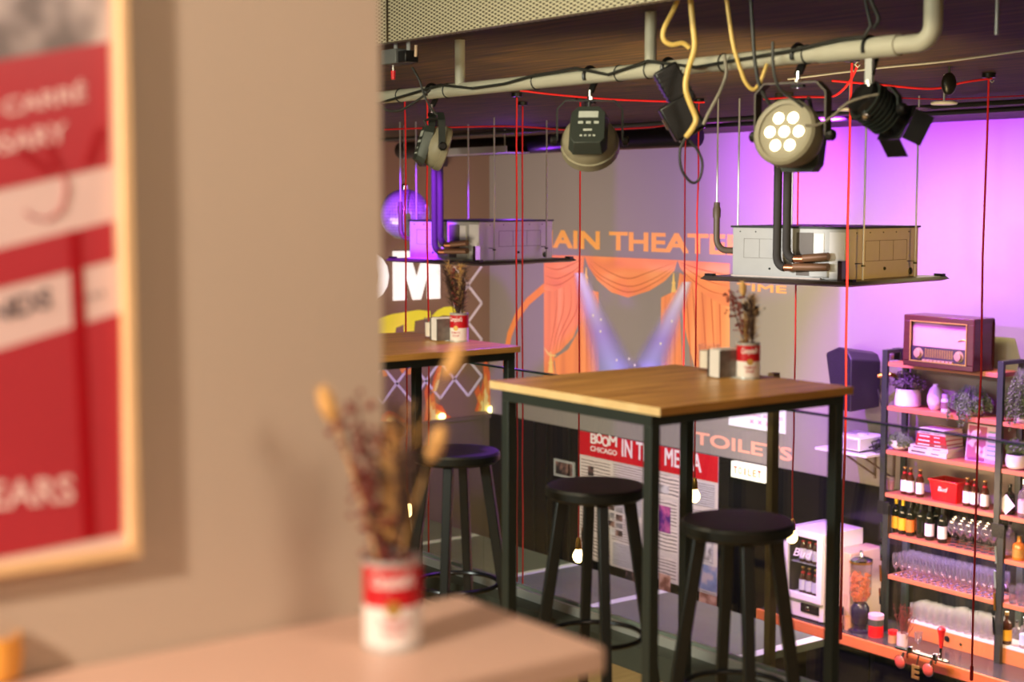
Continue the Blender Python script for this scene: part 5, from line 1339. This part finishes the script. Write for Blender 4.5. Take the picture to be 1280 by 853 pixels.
bottle('spirit_bottle', 'squat amber spirit bottle at the right edge of the fifth shelf', 'bottle', (sx(1274, 10.32, z4 + .1), 10.32, z4), .19, .052, M_amber, M_brass, M_gold, 'spirit')
g3 = None
for i in range(3):
    for j, y in enumerate((10.29, 10.40, 10.50)):
        x = XB + .14 + i * .08
        if g3 is None: g3 = fl('tall_tumbler', 'clear tumbler on the lowest shelf of the right bay', (x, y, z5), 'tumblers on the lowest shelf of the right bay', PR2)
        else: o = g3.copy(); COL.objects.link(o); o.location = (x, y, z5)
bottle('spirit_bottle', 'brown bottle with an orange yellow label on the riser at the right edge', 'bottle', (sx(1258, 10.34, zr + .1), 10.34, zr + .001), .26, .044, M_bglass, M_gold, M_yl, 'spirit')
bottle('spirit_bottle', 'clear bottle standing right of the orange labelled brown bottle', 'bottle', (sx(1271, 10.35, zr + .1), 10.35, zr + .001), .21, .04, M_clearb, M_chrome, None, 'spirit')
bottle('spirit_bottle', 'pale blue labelled clear bottle at the very right edge of the riser', 'bottle', (sx(1281, 10.35, zr + .1), 10.35, zr + .001), .25, .04, M_clearb, M_chrome, mat('label_pale_blue', rgb(185, 205, 235), .6), 'spirit')

# --- on the worktop
fx0 = sx(981, 9.96, ZCN + .3); fx1 = sx(1030, 9.96, ZCN + .3); fh = .80; fw_ = fx1 - fx0
fr = thing('drinks_fridge', 'white counter fridge with a glass door full of beer on the back bar', 'fridge', ((fx0 + fx1) / 2, 10.24, ZCN))
w2 = fw_ / 2; dF = -.28; dB = .22
b = MB(); tk = .05
b.box(-w2, -w2 + tk, dF, dB, .02, fh).box(w2 - tk, w2, dF, dB, .02, fh).box(-w2 + tk, w2 - tk, dF, dB, fh - .05, fh).box(-w2 + tk, w2 - tk, dF, dB, .02, .22).box(-w2 + tk, w2 - tk, dB - .03, dB, .22, fh - .05)
b.build('cabinet', M_white, fr, bevel=.004)
MB().box(-w2 + tk, w2 - tk, dB - .032, dB - .03, .22, fh - .05).box(-w2 + tk, -w2 + tk + .002, dF, dB - .03, .22, fh - .05).build('liner', mat('fridge_liner_dark', rgb(60, 52, 52), .5), fr, smooth=False)
dr = MB(); dw = .055; d0, d1 = dF - .035, dF - .003
dr.box(-w2, -w2 + dw, d0, d1, .18, fh).box(w2 - dw, w2, d0, d1, .18, fh).box(-w2 + dw, w2 - dw, d0, d1, .18, .24).box(-w2 + dw, w2 - dw, d0, d1, fh - dw, fh)
door = dr.build('door', M_white, fr, bevel=.004)
MB().box(-w2 + dw, w2 - dw, (d0 + d1) / 2 - .003, (d0 + d1) / 2 + .003, .24, fh - dw).build('door_glass', M_glasspane, door, smooth=False)
text_quad('script_lettering', 'Bud', (-.10, d0 - .001, .565), (.12, d0 - .001, .565), (-.10, d0 - .001, .64), (0, -1, 0), M_white, door, .001, .001, .012, .35, world=False)
MB().box(-.03, w2 - .05, dF - .01, dF + .0, .07, .15).build('control_plate', M_black, fr, bevel=.003)
MB().ball((.05, dF - .012, .11), .022, 12, (1, .3, 1)).build('dial', M_chrome, fr)
MB().box(-w2 + tk, w2 - tk, dF + .02, dB - .04, .495, .502).build('wire_shelf', M_steel, fr, smooth=False)
for s in (-1, 1): MB().box(s * (w2 - .06) - .02, s * (w2 - .06) + .02, dF + .02, dB - .02, 0, .02).build('foot', M_black, fr, smooth=False)
FB = 'beer bottles in the fridge'
k = 0; nm = ('left', 'middle', 'right')
for j, zz in enumerate((.221, .503)):
    for i in range(3):
        lab = 'brown beer bottle in the fridge, %s one on its %s shelf' % (nm[i], 'lower' if j == 0 else 'upper')
        dup(b0, (fr.location.x - .07 + i * .075, 10.02, ZCN + zz), 0, lab, FB)
bx0 = sx(1047, 10.05, ZCN + .3); bx1 = sx(1059, 10.05, ZCN + .3)
t = thing('ice_machine', 'beige metal cabinet standing right of the white fridge', 'cabinet', (fx1 + .105, 10.28, ZCN))
MB().box(-.10, .10, -.22, .22, .01, .66).build('cabinet_shell', mat('beige_cabinet', rgb(200, 170, 140), .5, var=.05), t, bevel=.006)
MB().box(-.07, .07, -.225, -.22, .08, .30).build('cabinet_door', mat('beige_cabinet_door', rgb(190, 158, 130), .5), t, bevel=.003)
MB().box(-.09, .09, -.2, .2, 0, .01).build('base', M_black, t, smooth=False)
MB().tube([(-.02, -.24, .30), (-.015, -.245, .45), (.005, -.24, .52), (.012, -.235, .36), (-.02, -.24, .30)], .004, 6).build('hose', M_white, t)
x = sx(1048, 9.97, ZCN + .1); tag(MB().lathe([(.001, 0), (.026, 0), (.028, .19), (.026, .19), (.024, .005), (.001, .004)], 16).build('steel_cup', M_chrome, loc=(x, 10.0, ZCN)), 'tall steel shaker cup in front of the beige cabinet', 'cup')
x = sx(1060, 10.02, ZCN + .1); tag(MB().lathe([(.001, 0), (.038, 0), (.04, .115), (.037, .115), (.034, .005), (.001, .004)], 20).build('kraft_cup', mat('kraft_paper', rgb(190, 140, 95), .8), loc=(x, 10.03, ZCN)), 'brown paper cup left of the nut dispenser', 'cup')
x = sx(1073, 10.05, ZCN + .2); t = thing('nut_dispenser', 'clear nut dispenser with a black base and chrome lid knob', 'dispenser', (x, 10.07, ZCN))
MB().lathe([(.001, .0), (.10, .0), (.095, .02), (.06, .03), (.06, .06), (.075, .08), (.08, .21), (.055, .25), (.001, .25)], 24).build('base', mat('dark_indigo_base', rgb(34, 26, 52), .25), t)
MB().lathe([(.05, .25), (.094, .33), (.094, .62), (.091, .62), (.091, .33), (.048, .254)], 28).build('hopper', glass_mat('clear_acrylic', (.97, .96, .96), .015, .05, (.9, .85, .9), 1.0), t)
rn = random.Random(3); b = MB()
for k in range(420):
    z_ = rn.uniform(.27, .505); rmax = min(.086, .045 + (z_ - .25) * .5); a_ = rn.uniform(0, 2 * PI); q = rmax * rn.uniform(.55, 1)
    b.ball((q * math.cos(a_), q * math.sin(a_), z_), rn.uniform(.007, .011), 6, (1, 1, rn.uniform(.7, 1.3)))
nuts = b.build('nuts', mat('roasted_nuts', rgb(225, 125, 75), .5, var=.35, scale=60), t); nuts['kind'] = 'stuff'
MB().lathe([(.001, .62), (.10, .62), (.10, .632), (.06, .65), (.02, .655), (.012, .69), (.018, .70), (.001, .71)][::-1], 24).build('lid', M_chrome, t)
MB().lathe([(.096, .60), (.10, .60), (.10, .62)], 24).build('lid_rim', M_brass, t)
x = sx(1093, 10.04, ZCN + .1); t = thing('biscuit_tin', 'red round tin with a dark band and pale lid on the worktop', 'tin', (x, 10.06, ZCN))
MB().lathe([(.001, 0), (.064, 0), (.064, .10), (.001, .10)], 28).build('tin_body', M_redp, t)
MB().lathe([(.0645, .10), (.0645, .155), (.001, .155)], 28).build('dark_band', M_kerb, t)
MB().lathe([(.066, .155), (.066, .19), (.06, .195), (.001, .195)], 28).build('lid', mat('lilac_lid', rgb(215, 170, 200), .4), t)
x = sx(1115, 10.02, ZCN + .05); t = thing('spice_pot', 'small kraft pot with a red lid right of the shelving post', 'pot', (x, 10.03, ZCN))
MB().lathe([(.001, 0), (.038, 0), (.038, .085), (.001, .085)], 20).build('pot_body', mat('kraft_paper', rgb(190, 140, 95)), t)
MB().lathe([(.039, .07), (.039, .105), (.001, .105)], 20).build('lid', M_redp, t)
x = sx(1128, 10.02, ZCN + .05); t = thing('twig_pot', 'pale pot holding dried rust twigs on the worktop', 'pot', (x, 10.02, ZCN))
MB().lathe([(.001, 0), (.045, 0), (.045, .11), (.04, .11), (.04, .01), (.001, .008)], 24).build('pot_body', mat('pinkish_pot', rgb(225, 195, 195), .5), t)
b = MB(); rn = random.Random(8)
for k in range(26):
    tip = Vector((rn.gauss(0, .06), rn.gauss(0, .03), rn.uniform(.2, .36))); b.tube([(tip.x * .2, tip.y * .2, .02), tip * .6, tip], .0018, 4)
    for q in range(5): b.ball(tip * rn.uniform(.6, 1.0) + Vector((rn.gauss(0, .008), 0, 0)), .005, 6)
b.build('twigs', M_dryrust, t)
# beer taps on the front edge
p0 = onY(1120, 826, 9.80); p1 = onY(1183, 838, 9.80)
t = thing('beer_tap', 'chrome beer tap rail with two pink medallions and a red handle at the bar edge', 'beer tap', ((p0.x + p1.x) / 2, 9.84, ZCN))
hz = (p0.z + p1.z) / 2 + .09
def loc_(p): return Vector(p) - Vector(t.location)
MB().tube([loc_((p0.x, 9.80, hz)), loc_((p1.x + .02, 9.80, hz))], .017, 14).build('rail', M_chrome, t)
for f_ in (.12, .62):
    xq = p0.x + (p1.x - p0.x) * f_
    MB().tube([loc_((xq, 9.80, hz)), loc_((xq, 9.87, hz - .02)), loc_((xq, 9.872, ZCN - .03))], .012, 10).build('support', M_chrome, t)
for px, py, s in ((1125, 828, 1), (1160, 838, 1)):
    q = onY(px, py, 9.755)
    md = MB().ball((0, 0, 0), .052, 20, (1, .42, 1)).build('medallion', mat('pink_enamel', rgb(225, 90, 75), .15), t); md.location = loc_(q)
    MB().lathe([(.050, -.004), (.056, 0), (.050, .004)], 24, (0, 0, 0), Matrix.Rotation(PI / 2, 3, 'X')).build('medallion_rim', M_chrome, md)
    MB().tube([(0, .02, .03), (0, .045, .07)], .012, 8).build('medallion_arm', M_chrome, md)
q = onY(1145, 838, 9.755); z_ = q.z - .07
text_quad('gold_letter', 'E', loc_((q.x - .035, 9.755, z_)), loc_((q.x + .035, 9.755, z_)), loc_((q.x - .035, 9.755, z_ + .11)), (0, -1, 0), M_gold, t, .012, 0, .03, 0, world=False)
MB().tube([loc_((q.x, 9.76, z_ + .1)), loc_((q.x, 9.79, hz))], .008, 8).build('letter_arm', M_chrome, t)
q = onY(1177, 790, 9.80)
MB().tube([loc_((q.x, 9.80, hz)), loc_((q.x, 9.80, hz + .10))], .014, 12).build('tap_body', M_chrome, t)
MB().lathe([(.012, .0), (.016, .02), (.022, .09), (.03, .13), (.036, .15), (.02, .17), (.001, .175)], 18, loc_((q.x, 9.80, hz + .10))).build('tap_handle', M_redp, t)
MB().tube([loc_((q.x, 9.80, hz + .05)), loc_((q.x, 9.75, hz + .04)), loc_((q.x, 9.735, hz - .02))], .009, 10).build('spout', M_chrome, t)
for px in (1138, 1170):
    q = onY(px, 830, 9.8); MB().lathe([(.022, -.02), (.024, 0), (.02, .03), (.001, .034)], 14, loc_((q.x, 9.79, hz + .01))).build('rail_cap', M_chrome, t)
x = sx(1143, 9.95, ZCN + .08); tag(MB().lathe([(.001, 0), (.03, 0), (.027, .004), (.004, .01), (.004, .06), (.03, .1), (.034, .16), (.032, .16), (.028, .1), (.001, .065)], 18).build('beer_glass', M_glassware, loc=(x, 10.0, ZCN)), 'lone clear stemmed glass on the worktop behind the beer taps', 'glass')

# --- wall speaker, video projector on a bracket shelf
p = onY(1070, 478, 10.3)
t = thing('wall_speaker', 'dark wedge shaped loudspeaker bracketed to the purple wall', 'loudspeaker', (p.x, 10.32, p.z), R(-18))
b = MB(); fr_ = [(-.20, -.17, -.24), (.13, -.17, -.24), (.13, -.17, .20), (-.24, -.17, .22)]; 
prof = [(-.27, -.16, .24), (-.13, -.16, -.24), (.15, -.16, -.24), (.15, -.16, .22), (.08, -.16, .29), (-.06, -.16, .31)]
prof2 = [(x_ * .62 + .05, .14, z_ * .86) for x_, _, z_ in prof]; k = len(prof)
b.add(prof + prof2, [tuple(range(k)), tuple(range(2 * k - 1, k - 1, -1))] + [(i, (i + 1) % k, k + (i + 1) % k, k + i) for i in range(k)])
b.build('cabinet', mat('speaker_black', rgb(40, 34, 44), .45, var=.1, scale=40), t, bevel=.012, segs=3)
b = MB(); b.add([(x_ * .93 - .002, -.166, z_ * .92) for x_, _, z_ in prof], [tuple(range(k))]); b.build('grille', ramp_mat('speaker_grille', [(0, rgb(18, 16, 20)), (1, rgb(48, 42, 52))], 'voronoi', 120, .6), t, smooth=False)
MB().lathe([(.001, 0), (.012, 0), (.012, .004), (.001, .004)], 12, (.02, -.166, -.17), Matrix.Rotation(PI / 2, 3, 'X')).build('badge', M_chrome, t)
MB().tube([(.13, .12, .06), (.20, .20, .08), (.19, .30, .06)], .02, 10).build('wall_bracket', M_brass, t)
MB().tube([(.17, .10, -.05), (.20, .12, -.2), (.21, .16, -.30)], .006, 6).build('lead', M_cable, t)
xl2 = sx(1016, 10.05, -.47); xr2 = min(sx(1093, 10.05, -.47), XA - .045)
zsh = onY(1072, 566, 10.15).z
t = thing('bracket_shelf', 'white wall shelf on two diagonal brackets carrying the video projector', 'shelf', ((xl2 + xr2) / 2, 10.35, zsh))
MB().box(xl2, xr2, 10.08, YB, zsh - .022, zsh).build('board', M_white, t, world=True, bevel=.002)
for x in (xl2 + .25, xr2 - .12):
    MB().bar((x, 10.16, zsh - .025), (x, YB - .01, zsh - .27), .02, .012).box(x - .01, x + .01, YB - .015, YB, zsh - .30, zsh - .022).build('bracket', M_brown, t, world=True, smooth=False)
pw0 = sx(1040, 10.12, zsh + .08); pw1 = sx(1071, 10.12, zsh + .08)
t = thing('video_projector', 'white video projector with louvred front on the bracket shelf', 'projector', ((pw0 + pw1) / 2, 10.3, zsh))
w2 = (pw1 - pw0) / 2 + .03
MB().box(-w2, w2, -.18, .18, .015, .13).build('projector_body', M_white, t, bevel=.012, segs=3)
g = MB()
for k in range(9):
    for a_, b_ in ((-w2 + .02, -.015), (.02, w2 - .02)): g.box(a_, b_, -.183, -.179, .03 + k * .0095, .0345 + k * .0095)
g.build('louvres', mat('louvre_grey', rgb(150, 140, 150), .5), t, smooth=False)
MB().lathe([(.045, 0), (.045, .01), (.03, .015), (.001, .012)], 20, (w2 * .3, .0, .13)).build('focus_dial', M_white, t)
for x in (-w2 + .04, w2 - .04):
    for y in (-.14, .14): MB().lathe([(.012, 0), (.012, .016), (.001, .016)], 10, (x, y, 0)).build('foot', M_black, t)
b = MB(); rn = random.Random(12)
for k in range(5):
    pts = [Vector((w2 + .02 + rn.uniform(0, .12), rn.uniform(-.1, .1), .012 + rn.uniform(0, .10))) for _ in range(7)]; pts[0] = Vector((w2 - .01, .1, .06))
    b.tube(pts, .007, 6)
b = b.build('cable_bundle', M_cable, t)

# ------------------------------------------------------------------ lights
def light(name, kind, loc, energy, col, **k):
    l = bpy.data.lights.new(name, kind); l.energy = energy; l.color = col
    for a_, v in k.items():
        if a_ != 'aim': setattr(l, a_, v)
    o = bpy.data.objects.new(name, l); COL.objects.link(o); o.location = loc
    if 'aim' in k: o.rotation_euler = (Vector(k['aim']) - Vector(loc)).to_track_quat('-Z', 'Y').to_euler()
    return o
WARM = (1, .80, .60); PURP = (.50, .10, 1.0); MAG = (.62, .16, 1.0)
PW = onY(1004, 158, 8.7)
tw = thing('added_wash_fixture', 'small dark added fixture shaping the purple wash under the ceiling behind the lit round lamp', 'stage light', (PW.x, PW.y, PW.z))  # added fixture, its plates cut the purple wash into shape
MB().box(-.05, .05, -.10, -.012, -.04, .04).build('housing', M_black, tw, bevel=.004)
MB().tube([(0, -.06, .04), (0, -.06, ZC - PW.z)], .01, 8).build('hanger', M_black, tw)
kx = .045 / (YB - PW.y)
fxe = (onY(1046, 400, YB).x - PW.x) * kx; fz1 = (onY(1000, 352, YB).z - PW.z) * kx; fz0 = (onY(1000, 478, YB).z - PW.z) * kx
MB().box(-.16, fxe, .045, .046, fz0, fz1).bar((-.12, -.05, fz0), (-.12, .045, fz0 + .005), .006).bar((-.12, -.05, fz0), (-.04, -.05, -.02), .006).build('added_flag', M_black, tw, smooth=False)  # added plate that keeps the purple off the beige patch
MB().box(-.101, -.099, -.06, .043, -.13, .06).build('added_side_plate', M_black, tw, smooth=False)  # added plate that keeps the purple off the end wall
light('lamp_purple_wall', 'SPOT', PW, 760, (.38, .04, 1.0), spot_size=R(168), spot_blend=.25, shadow_soft_size=.0007, aim=(PW.x - .8, 10.6, 1.3))
light('lamp_gallery', 'AREA', (-.92, -1.35, 2.3), 88, (1, .82, .66), shape='DISK', size=.14, aim=(-1.5, .75, 1.3))
light('lamp_gallery_fill', 'AREA', (.6, 1.4, 2.6), 24, (1, .84, .66), shape='DISK', size=.8, aim=(-2.2, 2.2, .8))
light('fill_table_side', 'AREA', (-3.4, -1.2, 2.0), 75, (.92, 1, .86), shape='DISK', size=.8, aim=(-3.4, 2.6, .7))  # fill added to lighten the side faces of the table legs
light('lamp_tables', 'SPOT', (-3.2, 1.2, 2.7), 150, (1, .85, .56), spot_size=R(110), spot_blend=.6, shadow_soft_size=.15, aim=(-3.4, 2.8, 1.0))
light('lamp_mesh', 'AREA', (-4.2, 1.6, 2.1), 18, (1, .90, .62), shape='RECTANGLE', size=3, size_y=.3, aim=(-4.4, 3.2, 2.5))
light('lamp_hall', 'AREA', (-10.6, 4.6, -.3), 75, (1, .80, .62), shape='RECTANGLE', size=3, size_y=1.5, aim=(-12.5, 9.5, -.4))
light('lamp_ceiling', 'AREA', (-4.2, 4.7, .9), 42, (1, .74, .34), shape='DISK', size=1.6, spread=R(95), aim=(-5.8, 5.3, 2.3))
light('lamp_end_wall', 'SPOT', (-11.4, 5.4, -.2), 420, (1, .74, .58), spot_size=R(90), spot_blend=.7, shadow_soft_size=.1, aim=(-14.6, 9.0, .3))
light('lamp_art', 'SPOT', (-9.2, 5.4, -.4), 680, (1, .93, .85), spot_size=R(64), spot_blend=.6, shadow_soft_size=.06, aim=(-11.8, 10.6, .4))
light('lamp_purple_shelf', 'SPOT', (-9.6, 6.8, 2.15), 1300, (.40, .05, 1.0), spot_size=R(60), spot_blend=.5, shadow_soft_size=.06, aim=(-7.5, 10.4, -.6))
light('lamp_purple_cassette', 'SPOT', (-9.5, 5.7, 2.15), 1100, (.30, .02, 1), spot_size=R(31), spot_blend=.35, shadow_soft_size=.04, aim=(-10.85, 7.25, 1.27))
light('lamp_purple_tray', 'POINT', (-11.2, 8.4, 1.8), 9, (.3, .04, 1), shadow_soft_size=.05)
light('lamp_purple_stool', 'SPOT', (-4.6, 3.9, 2.0), 160, (.4, .08, 1), spot_size=R(22), spot_blend=.4, shadow_soft_size=.03, aim=(-4.12, 2.86, .8))
light('lamp_bar_warm', 'AREA', (-7.8, 9.2, 1.9), 95, (1, .88, .36), shape='RECTANGLE', size=3, size_y=.3, aim=(-7.8, 10.3, -1.9))
light('lamp_back_bar', 'AREA', (-7.4, 9.1, -.9), 90, (1, .62, .36), shape='RECTANGLE', size=2.6, size_y=.1, aim=(-7.4, 10.2, -2.1))
light('added_glass_fill', 'AREA', (-7.6, 10.45, -1.66), 11, (1, .86, .72), shape='RECTANGLE', size=1.6, size_y=.1, aim=(-7.6, 10.40, -2.1))  # unseen light added under the shelf to brighten the tumblers
light('added_glass_fill_purple', 'AREA', (-7.6, 10.45, -1.30), 15, (.66, .42, 1), shape='RECTANGLE', size=1.6, size_y=.1, aim=(-7.6, 10.40, -1.6))  # unseen purple light added under the shelf so the glasses glint
light('lamp_cassette_white', 'SPOT', (-6.6, 4.4, 1.5), 320, (1, .96, .92), spot_size=R(28), spot_blend=.5, shadow_soft_size=.05, aim=(-6.8, 7.2, 1.27))
light('lamp_cassette_amber', 'SPOT', (-3.4, 7.2, 1.5), 210, (1, .50, .07), spot_size=R(22), spot_blend=.5, shadow_soft_size=.05, aim=(-6.4, 7.6, 1.27))
light('lamp_beige_patch', 'SPOT', (-7.6, 6.2, .4), 260, (1, .74, .38), spot_size=R(40), spot_blend=.6, shadow_soft_size=.06, aim=(-9.6, 10.6, .3))
light('lamp_press', 'SPOT', (-9.0, 7.4, 1.0), 200, (1, .84, .78), spot_size=R(44), spot_blend=.6, shadow_soft_size=.1, aim=(-11.0, 10.2, -1.6))
light('lamp_counter', 'AREA', (-10.0, 7.6, .6), 12, (.90, 1, .84), shape='RECTANGLE', size=3, size_y=1, aim=(-10.0, 7.8, -2))
light('fill_purple_wall_left', 'SPOT', onY(872, 165, 8.8), 620, (.46, .05, 1.0), spot_size=R(60), spot_blend=.8, shadow_soft_size=.02, aim=(-9.9, 10.6, 1.85))  # second purple spot, added where the wash falls off
w = bpy.data.worlds.new('world'); SC.world = w; w.use_nodes = True
bg = w.node_tree.nodes['Background']; bg.inputs[0].default_value = (.9, .8, .7, 1); bg.inputs[1].default_value = .05
SC.view_settings.view_transform = 'Standard'; SC.view_settings.look = 'None'; SC.view_settings.exposure = 0; SC.view_settings.gamma = 1
SC.view_settings.use_curve_mapping = False
SC.cycles.max_bounces = 8; SC.cycles.transparent_max_bounces = 24; SC.cycles.glossy_bounces = 4; SC.cycles.sample_clamp_indirect = 4
SC.cycles.use_denoising = True
